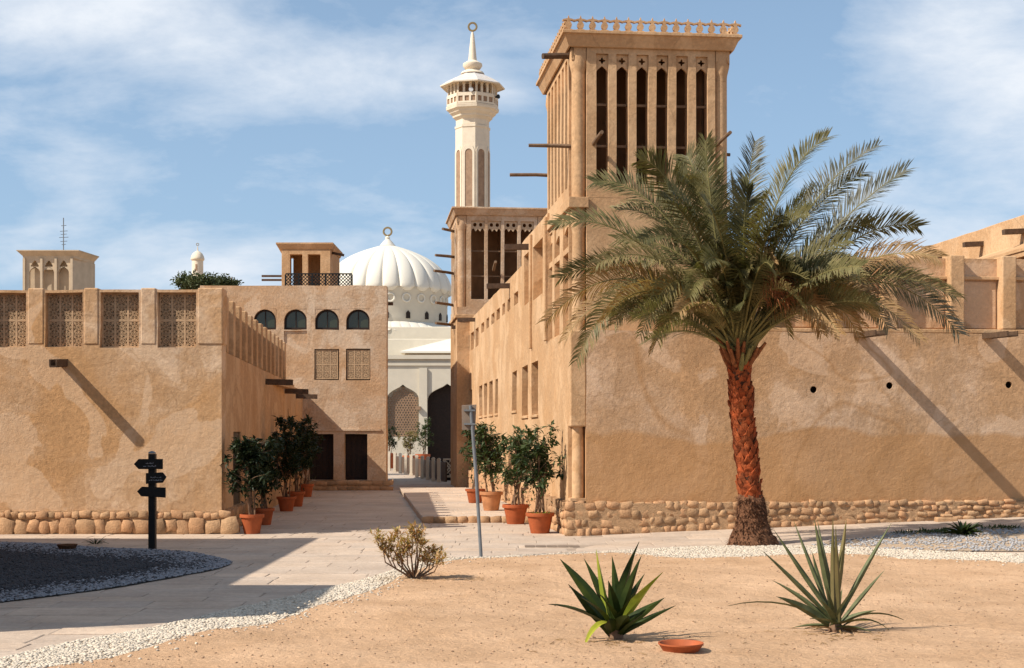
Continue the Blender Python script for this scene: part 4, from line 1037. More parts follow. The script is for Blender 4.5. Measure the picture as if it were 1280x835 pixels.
# upper stepped drum, scalloped skirt, main dome
DY = 9.0                                                   # the dome stands this far behind the front
sD = (YM+DY)/F
def dz(py): return EYE-(py-HY)*sD
DXc = (484.5-CX)*sD-mx(484.5)
def dzf(py): return EYE-(py-HY)*(YM+DY-78*sD)/F
mb = MB()
for (r_, za, zb_) in ((97, 444, 430), (92, 429.9, 415)): mb.lathe([(r_*sD, dz(za)-.5), (r_*sD, dz(zb_)-.06), (r_*sD+.1, dz(zb_)-.05), (r_*sD+.1, dz(zb_))], 48, (DXc, DY)) if False else mb.box(DXc-r_*sD, DXc+r_*sD, DY-5+(.25 if za > 430 else .6), DY+5, dz(za)-.6, dz(zb_))
mb.build('stepped_base', M_white, mq, bevel=.05)
def lobed(R_, zlo, zhi, n, bulge, nz=14, prof=None, tipf=.0):
    vs = []; fs = []; per = 12; N_ = n*per
    for j in range(nz+1):
        q = j/nz; rr, zc = prof(q)
        for k in range(N_):
            ph = (k % per)/per; lobe = sqrt(max(0, 1-(2*ph-1)**2)) if True else 0
            th_ = 2*pi*k/N_; r2 = rr*(1+bulge*(lobe-.6)*(1-q)**.3)
            zz = zc + (0 if q > .12 else (1-lobe)*tipf*(1-q/.12))
            vs.append((DXc+r2*cos(th_), DY+r2*sin(th_), zz))
        if j:
            for k in range(N_): k2 = (k+1) % N_; fs.append(((j-1)*N_+k, (j-1)*N_+k2, j*N_+k2, j*N_+k))
    return vs, fs
Rd = 80*sD; za, zb_ = dzf(362.5), dz(304)
def dome_prof(q):
    if q < .12: t = q/.12; return Rd*(.955+.045*sin(t*pi/2)), za+(zb_-za)*.0+ .25*t
    t = (q-.12)/.88
    return Rd*max(.03, (cos(t*pi/2)**.92*.86+.14*(1-t))), za+.25+(zb_-za-.25)*(.10*sin(t*pi)+t**.92*.98)
vs, fs = lobed(Rd, za, zb_, 24, .055, 26, dome_prof, .55)
mb = MB(); mb.add(vs, fs); dm_ = mb.build('dome', M_dome, mq, smooth=True)
for p_ in dm_.data.polygons: p_.use_smooth = True
mb = MB(); mb.lathe([(Rd*.90, dzf(412)), (Rd*.93, dzf(398)), (Rd*.935, dzf(395)), (Rd*.935, dzf(366)), (Rd*.97, dzf(361)), (Rd*.97, dzf(357)), (Rd*.9, dzf(354)), (.1, dzf(350))], 72, (DXc, DY)); mb.build('drum', M_white, mq, smooth=True)
Rr = Rd*.94
for k in range(24):
    th_ = -pi/2+2*pi*(k+.5)/24
    if sin(th_) > -.05: continue
    mb = MB(); c_ = Vector((DXc+Rr*cos(th_), DY+Rr*sin(th_), 0))
    ring(mb, (0, 0, 0), .24, .055)
    o = mb.build('roundel', M_dome, mq, smooth=True); o.location = (c_.x, c_.y, dzf(371)); o.rotation_euler = (0, 0, th_+pi/2)
for k in range(18):
    th_ = -pi/2+2*pi*(k+.2)/18
    if sin(th_) > -.05: continue
    hw = 2.6*sD; L = [(-hw, dzf(397)), (hw, dzf(397)), (hw, dzf(390)), (0, dzf(387)), (-hw, dzf(390))]
    mb = MB(); mb.plate(L, [], -.02, .04, lambda u, d, z: (u, d, z)); o = mb.build('drum_window', M_door_void, mq)
    o.location = (DXc+(Rd*.942)*cos(th_), DY+(Rd*.942)*sin(th_), 0); o.rotation_euler = (0, 0, th_+pi/2)
# scalloped skirt
za2, zb2 = dzf(414), dzf(400)
def skirt_prof(q): return Rd*(1.13-.23*q**1.2), za2+(zb2-za2)*q**.8
vs, fs = lobed(Rd*1.1, za2, zb2, 44, .02, 8, skirt_prof, .22)
mb = MB(); mb.add(vs, fs); mb.build('skirt_roof', M_dome, mq, smooth=True)
mb = MB(); mb.lathe([(Rd*1.12, dzf(432)), (Rd*1.12, dzf(414.5)), (Rd*.5, dzf(414))], 60, (DXc, DY)); mb.build('lower_drum', M_white, mq, smooth=True)
mb = MB(); mb.lathe([(.50, dz(307.5)), (.28, dz(302)), (.13, dz(299)), (.16, dz(297)), (.05, dz(295)), (.05, dz(293.5))], 12, (DXc, DY)); fn = mb.build('finial', M_dome, mq, smooth=True)
mb = MB(); ring(mb, (DXc, DY, dz(289.5)), 5*sD, .06); mb.build('ring', M_gold, fn, smooth=True)
# white pyramid skylight on the roof
sk = thing('skylight', 'white pyramid-shaped roof skylight below the dome', 'skylight', (mx(548), YM+1.5, mz(444)))
sP = (YM+1.5)/F; hw = 48*sP
mb = MB(); zb3 = EYE-(440-HY)*sP-mz(444); zt3 = EYE-(419-HY)*sP-mz(444)
mb.add([(-hw, -.9, zb3), (hw, -.9, zb3), (hw, 6, zb3), (-hw, 6, zb3), (.6, 2.5, zt3), (-hw, -.9, zb3-.1), (hw, -.9, zb3-.1), (hw, 6, zb3-.1), (-hw, 6, zb3-.1)], [(0, 1, 4), (1, 2, 4), (2, 3, 4), (3, 0, 4), (0, 5, 6, 1), (1, 6, 7, 2), (2, 7, 8, 3), (3, 8, 5, 0), (8, 7, 6, 5)]); mb.build('roof', M_dome, sk)
mb = MB(); mb.box(-hw+.25, hw-.25, -.6, 5.7, -.05, zb3-.102); mb.build('wall', M_cream, sk)
# ------------------------------------------------------------------ minaret
YN = 96.0; sN = YN/F
def nz_(py): return EYE-(py-HY)*sN
mn = thing('minaret', 'tall pale octagonal minaret with an arcaded balcony and ring finial', 'minaret', ((590.7-CX)*sN, YN, 0))
rr0 = pi/8-radians(12)
def oct_(L, name, mat, sm=False, n=8, rot=rr0, parent=mn):
    mb = MB(); mb.lathe([(r*sN, nz_(py)) for r, py in L], n, (0, 0), rot); return mb.build(name, mat, parent, smooth=sm)
oct_([(21.6, 560), (21.6, 163), (22.5, 162), (22.5, 159.5), (21, 159)], 'shaft', M_minar)
for k in range(8):
    a = rr0+pi/8+k*pi/4; ap = 21.6*sN*cos(pi/8); hw = 4.6*sN
    if sin(a) > .3: continue
    for (t0, t1) in ((190, 262), (285, 352)):
        L = [(-hw, nz_(t1)), (hw, nz_(t1))]+[(hw*cos(pi*i/8), nz_(t0+4.6)+hw*1.1*sin(pi*i/8)) for i in range(9)]
        mb = MB(); mb.plate(L, [], -.015, .03); o = mb.build('niche', M_panel, mn); o.location = (ap*cos(a), ap*sin(a), 0); o.rotation_euler = (0, 0, a+pi/2)
        fr_ = [(-hw*1.6, nz_(t1)), (hw*1.6, nz_(t1)), (hw*1.6, nz_(t0+2)), (hw, nz_(t0-4)), (0, nz_(t0-5.5)), (-hw, nz_(t0-4)), (-hw*1.6, nz_(t0+2))]
        L2 = [(x_*1.03, z_ if i > 1 else z_+.05) for i, (x_, z_) in enumerate(L)]
        mb = MB(); mb.plate(fr_, [L2], -.05, .02); o = mb.build('niche_frame', M_minar, mn); o.location = (ap*cos(a), ap*sin(a), 0); o.rotation_euler = (0, 0, a+pi/2)
oct_([(21, 158.8), (21, 152), (23, 150), (25, 148.5), (25.5, 146.5), (29, 143.5), (30, 141.5), (33, 139.5), (33.5, 137)], 'balcony_corbel', M_minar)
oct_([(33.5, 136.8), (33.5, 135.5), (31, 135), (30, 133)], 'balcony_floor', M_minar)
# balcony parapet with sunk panels, arcade
ap = 31.5*sN*cos(pi/8)
for k in range(8):
    a = rr0+pi/8+k*pi/4; w8 = 31.5*sN*sin(pi/8)
    p8 = [(-w8, nz_(134.9)), (w8, nz_(134.9)), (w8, nz_(122)), (-w8, nz_(122))]; hl = []
    for j in range(3):
        c_ = -w8+w8*2*(j+.5)/3; q = w8*2/3*.34; hl.append([(c_-q, nz_(132.5)), (c_+q, nz_(132.5)), (c_+q, nz_(126)), (c_-q, nz_(126))])
    mb = MB(); mb.plate(p8, hl, -.06, .06); o = mb.build('parapet', M_minar, mn); o.location = (ap*cos(a), ap*sin(a), 0); o.rotation_euler = (0, 0, a+pi/2)
    mb = MB(); mb.box(-w8*.96, w8*.96, .0, .04, nz_(133.5), nz_(125)); pq = mb.build('panel', M_panel, o)
    p8 = [(-w8*.98, nz_(121.9)), (w8*.98, nz_(121.9)), (w8*.98, nz_(104.5)), (-w8*.98, nz_(104.5))]; hl = []
    for j in range(3):
        c_ = -w8+w8*2*(j+.5)/3; q = w8*2/3*.33
        hl.append([(c_-q, nz_(121.3)), (c_+q, nz_(121.3)), (c_+q, nz_(112)), (c_+q*.75, nz_(110.5)), (c_+q*.8, nz_(108.5)), (c_, nz_(105.7)), (c_-q*.8, nz_(108.5)), (c_-q*.75, nz_(110.5)), (c_-q, nz_(112))])
    mb = MB(); mb.plate(p8, hl, -.0, .12); o = mb.build('arcade', M_minar, mn); o.location = (ap*cos(a), ap*sin(a), 0); o.rotation_euler = (0, 0, a+pi/2)
oct_([(17, 133), (17, 104)], 'core', M_panel)
oct_([(34, 104.2), (40.5, 110.5), (41, 110), (41, 108.9)], 'eave', M_minar)
oct_([(41, 108.8), (30, 102), (15, 94.5), (13, 92.5)], 'roof', M_tile)
oct_([(15, 93), (13.5, 90.5), (9, 89), (8, 87.5), (10, 86), (12.3, 82.5), (12, 80), (8, 77.5), (5.5, 76), (5.0, 72), (3.6, 57), (2.2, 44), (1.0, 40)], 'spire', M_minar, True, 20)
mb = MB(); ring(mb, (0, 0, nz_(33.5)), 5.0*sN, .07); mb.build('ring', M_gold, mn, smooth=True)
for px, py, r_, mt in ((-1, 119.5, 2.8, M_speaker), (31, 124, 2.8, M_black)):
    mb = MB(); mb.lathe([(.03, .2), (.07, .1), (r_*sN*.6, 0), (r_*sN, -.1), (r_*sN, -.12)], 14); o = mb.build('loudspeaker', mt, mn, smooth=True)
    o.location = (px*sN, -1.65 if px < 10 else -.7, nz_(py)); o.rotation_euler = (-pi/2, 0, 0 if px < 10 else .8)
# ------------------------------------------------------------------ far cream wind tower with antenna, far small minaret
YC = 62.0; sC = YC/F
ct = thing('wind_tower', 'cream wind tower with three trefoil arches far behind the left parapet', 'wind tower', ((29-CX)*sC, YC, 0))
def K(px): return (px-29)*sC
def kz(py): return EYE-(py-HY)*sC
hl = []; hs2 = []
for c_ in (43.5, 61, 79.5):
    q = 6.6*sC; c0 = K(c_); hl.append([(c0-q, 3.0), (c0+q, 3.0), (c0+q, kz(340)), (c0+q*.8, kz(337)), (c0, kz(333)), (c0-q*.8, kz(337)), (c0-q, kz(340))])
    L = []
    for i in range(24):
        a = 2*pi*i/24; r = 3.3*sC*(1+.5*max(0, sin(3*a+pi/2+pi) if False else cos(3*(a-pi/2)))); L.append((c0+r*1.15*cos(a), kz(330.5)+r*sin(a)))
    hl.append(L)
mb = MB(); mb.plate([(0, 2.0), (K(91), 2.0), (K(91), kz(323)), (0, kz(323))], hl, 0, .12); mb.build('arcade', M_cream, ct)
for px in (30.5, 52.3, 70.2, 90): mb = MB(); mb.box(K(px)-.05, K(px)+.05, -.08, -.002, 2, kz(323)); mb.build('pilaster', M_cream, ct)
mb = MB(); mb.box(0, K(91), .3, .4, 2, kz(323)); mb.build('wall', M_cream, ct)
mb = MB(); mb.add([(K(91), .0, 2), (K(102), 2.0, 2), (K(102), 2.0, kz(323)), (K(91), 0, kz(323)), (K(91)-.1, .1, 2), (K(102)-.1, 2.1, 2), (K(102)-.1, 2.1, kz(323)), (K(91)-.1, .1, kz(323))], [(0, 1, 2, 3), (4, 7, 6, 5), (3, 2, 6, 7)]); mb.build('side_wall', M_cream, ct)
mb = MB(); xa, xb2 = K(24), K(104.5)
for e0, z0, e1, z1 in ((0, 323, .02, 320), (.02, 320, .20, 314.5), (.22, 314.4, .22, 313.2)):
    mb.add([(-e0, -e0, kz(z0)), (K(94)+e0, -e0, kz(z0)), (K(101)+e0, 2.0, kz(z0)), (-e0, 2.2, kz(z0)), (-e1, -e1, kz(z1)), (K(94)+e1, -e1, kz(z1)), (K(101)+e1, 2.0, kz(z1)), (-e1, 2.2, kz(z1))], [(0, 1, 5, 4), (1, 2, 6, 5), (2, 3, 7, 6), (3, 0, 4, 7), (4, 5, 6, 7), (3, 2, 1, 0)])
mb.build('cornice', M_cream, ct)
an = thing('antenna', 'thin rooftop television antenna on the cream wind tower', 'antenna', ((68.5-CX)*sC, YC+1.2, kz(314)))
mb = MB(); mb.tube([(0, 0, -.02), (0, 0, kz(267)-kz(314))], .022, 6); mb.build('mast', M_grey, an)
for py, l in ((302, 2.0), (298, 3.5), (293, 5), (289, 3), (285, 4), (278, 2.5)):
    z = kz(py)-kz(314); mb = MB(); mb.bar((-l*sC, -.05, z+.02), (l*1.1*sC, .1, z+.06), .02, .02); mb.build('crossbar', M_grey, an)
fm = thing('minaret', 'tiny round-topped minaret far behind the tree on the left skyline', 'minaret', ((247-CX)/F*120, 120, 0)); sf = 120/F
mb = MB(); mb.lathe([(r*sf, EYE-(py-HY)*sf) for r, py in ((7, 400), (7, 326), (8.3, 325), (8.6, 323.5), (8.2, 322), (7.6, 320), (6, 317), (3, 314.5), (.8, 313.5), (.5, 308))], 20); mb.build('shaft', M_minar, fm, smooth=True)
mb = MB(); ring(mb, (0, 0, EYE-(305.5-HY)*sf), .10, .025); mb.build('finial', M_gold, fm)
mb = MB(); mb.box(-1.2*sf, 1.2*sf, -7.05*sf, -6.8*sf, EYE-(339-HY)*sf, EYE-(331-HY)*sf); mb.build('niche', M_panel, fm)
# ================================================================== ALLEY FURNITURE
# raised paved strip along the alley wall
pl_pts = [G(558, 649.5).xy, G(700, 646).xy]
px0 = W2L(*P(558, 0, 29.0).xy)
ys_ = 3.9; xa_ = -2.35
stp = MB(); 
def plat(a, b, c, d): return [L2W(a, c), L2W(b, c), L2W(b, d), L2W(a, d)]
L = plat(xa_, -.08, ys_, 20.0)
stp.add([(p.x, p.y, -.05) for p in L]+[(p.x, p.y, .105) for p in L], [(3, 2, 1, 0), (4, 5, 6, 7), (0, 1, 5, 4), (1, 2, 6, 5), (2, 3, 7, 6), (3, 0, 4, 7)])
tag(stp.build('pavement', M_slab), None, kind='structure'); pv = C.objects['pavement']
random.seed(31); yy = ys_
while yy < 19.6:
    h = .8; xx = xa_
    while xx < -.5:
        wd = min(random.uniform(.5, .9), -.085-xx); p = L2W(xx+wd/2, yy+h/2)
        place('paving_slab', SLM[random.randrange(8)], pv, (p.x, p.y, .118), (0, 0, AL), (wd-.01, h-.01, 1)); xx += wd
    yy += h
xx = xa_
while xx < -.3:                                           # edging blocks of the step
    wd = .22; p = L2W(xx+wd/2, ys_-.03)
    o = place('edging_block', STM2[random.randrange(9)], pv, (p.x, p.y, .045), (0, 0, AL), (wd, .13, .16)); xx += wd
# balustrade of round-topped posts, lattice fence beyond
A_ = Vector((P(486.5, 0, 70).x, 70)); B_ = Vector((P(548.5, 0, 53).x, 53))
bl = thing('balustrade', 'row of cream round-topped concrete posts at the far end of the alley', 'balustrade', (A_.x, A_.y, 0))
for i in range(10):
    q = i/9; D_ = 1/((1-q)/70+q/53); pxx = 486.5+(548.5-486.5)*q+ (0 if i < 9 else 0); X = (pxx-CX)/F*D_
    hh = .95-.06*q; r = .072
    mb = MB()
    prof = [(-r, 0), (r, 0), (r, .10), (r*.8, .12), (r*.8, hh-r*1.2), (r, hh-r*1.1)]+[(r*cos(a), hh-r+r*sin(a)) for a in [pi*k/8 for k in range(9)]]+[(-r, hh-r*1.1), (-r*.8, hh-r*1.2), (-r*.8, .12), (-r, .10)]
    mb.plate(prof, [], -.10, .10); o = mb.build('post', M_minar, bl, bevel=.02); o.location = (X-A_.x, D_-A_.y, 0)
d2 = (B_-A_).normalized(); nrm2 = Vector((d2.y, -d2.x))
mb = MB(); a = Vector((.22, .3, .36)); b = Vector((B_.x-A_.x+.26, B_.y-A_.y+.3, .36)); mb.bar(a, b, .06, .74); mb.build('gap_shade_sheet', M_wood, bl)  # dark sheet added behind the posts for the deep shadow between them
lf = thing('lattice_fence', 'short white criss-cross fence right of the concrete posts', 'fence', (P(554, 0, 55).x, 55, 0)); sF = 55/F; WF = 26*sF
mb = MB(); mb.box(0, WF, -.04, .04, .78, .84); mb.build('top_rail', M_minar, lf)
mb = MB(); mb.box(0, WF, -.04, .04, .12, .20); mb.build('bottom_rail', M_minar, lf)
mb = MB(); mb.box(0, WF, .25, .27, .0, .84); mb.build('backing', M_door_void, lf)
mb = MB(); xx = -.5
while xx < WF+.4:
    for sg in (1, -1):
        a = (max(0, min(WF, xx)), .2); b = (max(0, min(WF, xx+.58*sg)), .78)
        if abs(a[0]-b[0]) > .1: mb.bar((a[0], .01*sg, a[1]), (b[0], .01*sg, b[1]), .02, .05)
    xx += .19
tag(mb.build('lattice_bars', M_minar, lf), None, kind='stuff')
# ------------------------------------------------------------------ leafy helpers
def rnd(a, b): return random.uniform(a, b)
def rvec(): 
    while True:
        v = Vector((rnd(-1, 1), rnd(-1, 1), rnd(-1, 1)))
        if .05 < v.length < 1: return v.normalized()
def leaf(mb, p, d, n, L, w_, droop=.15):                  # one pointed oval leaf, folded a little along its rib
    d = d.normalized(); s_ = d.cross(n); s_ = s_.normalized() if s_.length > .01 else Vector((1, 0, 0)); n2 = s_.cross(d)
    a = p; m1 = p+d*L*.45-n2*L*droop*.3; t = p+d*L-n2*L*droop
    l = m1+s_*w_/2+n2*w_*.15; r = m1-s_*w_/2+n2*w_*.15
    mb.add([tuple(a), tuple(l), tuple(m1), tuple(r), tuple(t)], [(0, 2, 1), (0, 3, 2), (1, 2, 4), (2, 3, 4)])
def pot_lathe(R_, H_): return [(R_*.68, 0), (R_*.70, .01), (R_*.93, H_*.80), (R_*.94, H_*.82), (R_*1.06, H_*.83), (R_*1.08, H_*.9), (R_*1.07, H_), (R_*.97, H_), (R_*.95, H_*.86)]
def potted(name, label, x, y, z, R_, H_, top, spread, seed, lmat, pmat=M_terra, group=None, nst=5, lean=(0, 0), fresh=False, dens=1.0):
    random.seed(seed); t = thing(name, label, 'potted plant', (x, y, z), 0, group)
    mb = MB(); mb.lathe(pot_lathe(R_, H_), 20); mb.build('pot', pmat, t, smooth=True)
    mb = MB(); mb.lathe([(R_*.945, H_*.80), (R_*.5, H_*.88), (.01, H_*.9)], 12); mb.build('soil', M_soil, t)
    lv = MB(); 
    for k in range(nst):
        a = rnd(0, 6.28); b0 = Vector((rnd(-.4, .4)*R_, rnd(-.4, .4)*R_, H_*.82)); ht = top*rnd(.72, 1.0) if k else top
        e = Vector((lean[0]+cos(a)*spread*rnd(.2, .8), lean[1]*.5+sin(a)*spread*rnd(.2, .7), ht)); m1 = (b0+e)/2+Vector((rnd(-.08, .08), rnd(-.08, .08), 0))
        pts = [b0, b0.lerp(m1, .6), m1, m1.lerp(e, .55)+Vector((rnd(-.04, .04), rnd(-.04, .04), 0)), e]
        mb = MB(); mb.tube(pts, [.016, .014, .012, .009, .005], 6); st = mb.build('stem', M_twig, t)
        tips = [e]
        tw_ = MB()
        for q in range(int(9*dens)):
            f = rnd(.3, .98); i = min(3, int(f*4)); c = pts[i].lerp(pts[i+1], f*4-i); dd = rvec(); dd.z = abs(dd.z)*.8+.3
            e2 = c+dd.normalized()*rnd(.12, .34)*(1+spread); e2.z = min(e2.z, top*1.02); tw_.tube([c, (c+e2)/2+Vector((0, 0, .02)), e2], [.007, .005, .003], 4); tips.append(e2)
        tw_.build('twigs', M_twig, st)['kind'] = 'stuff'
        for tp in tips:
            for q in range(int(17*dens)):
                dd = rvec(); dd.z = dd.z*.7+.25; c = tp+rvec()*rnd(0, .07)-Vector((0, 0, rnd(0, .10)))
                leaf(lv, c, dd, (Vector((0, 0, 1))+rvec()*.5).normalized(), rnd(.09, .16), rnd(.045, .07), rnd(0, .5))
    for q in range(int(60*dens)):
        c = Vector((rnd(-1, 1)*spread*.7+lean[0]*.5, rnd(-1, 1)*spread*.6, rnd(H_+.1, top*.75))); leaf(lv, c, rvec(), Vector((0, 0, 1)), rnd(.07, .12), rnd(.03, .05))
    tag(lv.build('foliage', lmat, t), None, kind='stuff')
    if fresh:
        nf_ = MB()
        for q in range(70): a = rnd(0, 6.28); leaf(nf_, Vector((cos(a)*R_*rnd(.3, .9), sin(a)*R_*rnd(.3, .9), H_*.9)), Vector((cos(a), sin(a), rnd(.3, 1.2))), Vector((0, 0, 1)), rnd(.05, .09), .03)
        tag(nf_.build('seedlings', L_new, t), None, kind='stuff')
    return t
gR = 'terracotta pots with tall shrubs along the lit alley wall'
def spot(px, py, z=0.0):
    D = F*(EYE-z)/(py-HY); return ((px-CX)/F*D, D, z)
potted('potted_plant', 'leafy shrub in the largest terracotta pot beside the stone corner of the right house', *spot(675, 666.5), .235, .36, 1.84, .33, 51, L_pot, group=gR, fresh=True, lean=(-.05, 0), dens=1.15)
potted('potted_plant', 'shrub in a plain orange pot standing at the end of the low step', *spot(644.5, 655), .24, .38, 1.80, .30, 52, L_pot, group=gR, lean=(.15, 0), nst=6, dens=1.1)
potted('potted_plant', 'shrub in a sun-bleached pale clay pot on the raised strip', *spot(614, 638, .12), .23, .40, 1.75, .42, 53, L_pot, M_terra2, group=gR, nst=6)
potted('potted_plant', 'farthest shrub of the lit alley wall, in a small pot behind the sign pole', *spot(594, 628.5, .12), .22, .33, 1.80, .5, 54, L_pot, group=gR, nst=6)
gL = 'terracotta pots with shade-darkened shrubs in the shade of the left house'
for i, (px, py, R_, H_, tp, sp, lab) in enumerate([(315, 667, .20, .34, 1.62, .24, 'shade-darkened shrub in the nearest pot by the shaded corner of the left house'),
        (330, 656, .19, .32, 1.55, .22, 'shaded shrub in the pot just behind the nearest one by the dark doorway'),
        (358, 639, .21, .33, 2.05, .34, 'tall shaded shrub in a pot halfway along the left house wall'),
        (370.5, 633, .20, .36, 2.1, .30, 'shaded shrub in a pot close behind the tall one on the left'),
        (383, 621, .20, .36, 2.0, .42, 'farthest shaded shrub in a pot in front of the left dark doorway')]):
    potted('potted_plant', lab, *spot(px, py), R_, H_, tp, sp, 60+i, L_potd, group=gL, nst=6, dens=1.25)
potted('potted_plant', 'pale green seedling plant behind the concrete posts near the mosque', (512-CX)/F*74, 74, 0, .35, .7, 1.9, .5, 71, L_olive, nst=5)
potted('potted_plant', 'dark shrub in a brown planter beside the dark mosque arch', (528.5-CX)/F*72, 72, 0, .35, .8, 2.5, .4, 72, L_pot, nst=5)
potted('potted_plant', 'dark plant peeping out behind the corner of the arched house', (487-CX)/F*76, 76, 0, .35, .8, 2.1, .6, 73, L_potd, nst=5)
# ------------------------------------------------------------------ signpost and sign
p = spot(190, 687); Ys = p[1]; ss = Ys/F
sg_ = thing('signpost', 'black square signpost with three arrow boards in front of the left house', 'signpost', p)
def sx(px): return (px-190)*ss
def sz(py): return EYE-(py-HY)*ss
mb = MB(); mb.box(sx(186.3), sx(194.8), -.055, .055, -.1, sz(567.3)); mb.build('post', M_black, sg_, bevel=.006)
mb = MB(); mb.lathe([(.062, sz(567)), (.066, sz(566)), (.045, sz(564.5)), (.0005, sz(563.5))], 4, rot=pi/4); mb.build('cap', M_grey, sg_)
random.seed(77)
def board(L, txt, yaw=0):
    mb = MB(); mb.plate([(sx(a), sz(b)) for a, b in L], [], -.085, -.06); o = mb.build('arrow_board', M_black, sg_, bevel=.003)
    for (a, b, py, h) in txt:                             # worn lettering, too small to read in the photograph
        x = sx(a); mk = MB()
        while x < sx(b):
            wd = rnd(.006, .018); z0 = sz(py)+rnd(-.004, .002); mk.box(x, x+wd, -.0875, -.0855, z0, z0+h*rnd(.25, 1)*ss); 
            if rnd(0, 1) < .5: mk.box(x, x+wd*1.6, -.0878, -.0858, z0-.001, z0+.005)
            x += wd+rnd(.003, .012)
        tag(mk.build('lettering', M_mark, o), None, kind='stuff')
board([(169, 580), (175, 573.6), (205, 573.6), (205, 586.3), (175, 586.3)], [(184, 194, 579.5, 1.7), (181, 197, 583, 1.8)])
board([(184, 591.2), (205, 590.2), (209.6, 596.0), (205, 603.2), (184, 604.7)], [(190, 203, 597, 1.7), (188, 204, 600.5, 1.7)])
board([(173, 614), (179, 608), (208.5, 609.2), (208.5, 621.8), (178, 620)], [])
p = spot(602, 697.5); Yp = p[1]; sp_ = Yp/F
tsn = thing('traffic_sign', 'leaning grey pole with the blank brown back of a rectangular sign', 'sign', p)
top_ = ((588-602)*sp_, .0, EYE-(507-HY)*sp_); 
mb = MB(); mb.tube([(0, 0, -.1), ((595.5-602)*sp_, 0, EYE-(600-HY)*sp_), ((591-602)*sp_, 0, EYE-(540-HY)*sp_), top_], .024, 10); mb.build('pole', M_grey, tsn, smooth=True)
mb = MB(); q = [(577, 506.5), (595.5, 505.5), (594, 537), (577.5, 537.5)]
mb.plate([((a-602)*sp_, EYE-(b-HY)*sp_) for a, b in q], [], .03, .045); mb.build('panel', M_sign, tsn, bevel=.004)
for py in (513, 530):
    mb = MB(); mb.box((580-602)*sp_, (594-602)*sp_, -.027, .028, EYE-(py-HY)*sp_-.012, EYE-(py-HY)*sp_+.012); mb.build('bracket', M_grey, tsn)
# small wall lamp bracket on the alley wall
# ================================================================== PALM
random.seed(12)
PB = G(942, 681); YP = PB.y; sP_ = YP/F
pt = thing('palm_tree', 'date palm with an orange scaly trunk and wide crown before the right wall', 'palm', (PB.x, PB.y, PB.z))
def pl_(px, py, dy=0.0): 
    Yq = YP+dy; return Vector(((px-CX)/F*Yq-PB.x, dy, EYE-(py-HY)/F*Yq-PB.z))
axis = [(942, 690), (941, 660), (939, 630), (935.5, 600), (931.5, 560), (928, 520), (926, 490), (924.5, 465), (923.5, 440), (923, 425)]
ax = [pl_(a, b) for a, b in axis]
mb = MB(); mb.tube(ax, [.15, .15, .15, .15, .15, .15, .155, .16, .15, .10], 16); mb.build('trunk', M_trunkc, pt, smooth=True)
def axp(t):
    f = t*(len(ax)-1); i = min(len(ax)-2, int(f)); return ax[i].lerp(ax[i+1], f-i)
# leaf-base scales, each a part
def scale_mesh(k):
    random.seed(500+k); m_ = MB(); w_ = .5; vs = []
    prof = [(-.5, .0, -.02), (-.42, .30, .24), (-.22, .38, .52), (0, .42, .66), (.22, .38, .52), (.42, .30, .24), (.5, .0, -.02)]
    low = [(a*.9+rnd(-.04, .04), b*.30, -.55) for a, b, c in prof]
    mid = [(a*1.08, b*1.0+rnd(-.05, .05), c*.2-.1) for a, b, c in prof]
    top = [(a*.72, b*1.12+rnd(-.03, .1), c+rnd(-.05, .08)) for a, b, c in prof]
    tip = [(a*.5, b*.55, c-.12) for a, b, c in prof]
    L = low+mid+top+tip; n = 7; fs = []
    for r_ in range(3):
        for i in range(n-1): fs.append((r_*n+i, r_*n+i+1, (r_+1)*n+i+1, (r_+1)*n+i))
    m_.add([(a, -b, c) for a, b, c in L], fs); me = m_.build('leaf_base', M_trunk, me_only=True)
    return me
SCM = [scale_mesh(k) for k in range(6)]
random.seed(14); k = 0; z = pl_(0, 628).z; ztop_ = pl_(0, 452).z
def axz(z):
    for a, b in zip(ax, ax[1:]):
        if a.z <= z <= b.z: return a.lerp(b, (z-a.z)/(b.z-a.z))
    return ax[-1]
n_sc = 230
for k in range(n_sc):
    q = k/n_sc; zz = z+(ztop_-z)*q; a = k*2.39996+rnd(-.12, .12); c = axz(zz); r = .148+.008*sin(q*20)
    place('leaf_base', SCM[random.randrange(6)], pt, (c.x+sin(a)*r*.9, c.y-cos(a)*r*.9, zz), (rnd(-.10, .02), rnd(-.18, .18), a), (.125*rnd(.75, 1.2), .10*rnd(.7, 1.5), .125*rnd(.8, 1.25)))
# fibres fringe
fb = MB()
for k in range(700):
    zz = rnd(z-.05, ztop_+.25); a = rnd(0, 6.28); c = axz(zz); r = rnd(.17, .20); p0 = Vector((c.x+sin(a)*r, c.y-cos(a)*r, zz)); d = Vector((sin(a)*rnd(.2, 1), -cos(a)*rnd(.2, 1), rnd(-.6, 1))).normalized()*rnd(.02, .07); s2 = Vector((rnd(-1, 1), rnd(-1, 1), 0))*.004
    fb.add([tuple(p0-s2), tuple(p0+s2), tuple(p0+d)], [(0, 1, 2)])
tag(fb.build('fibres', M_fibre, pt), None, kind='stuff')
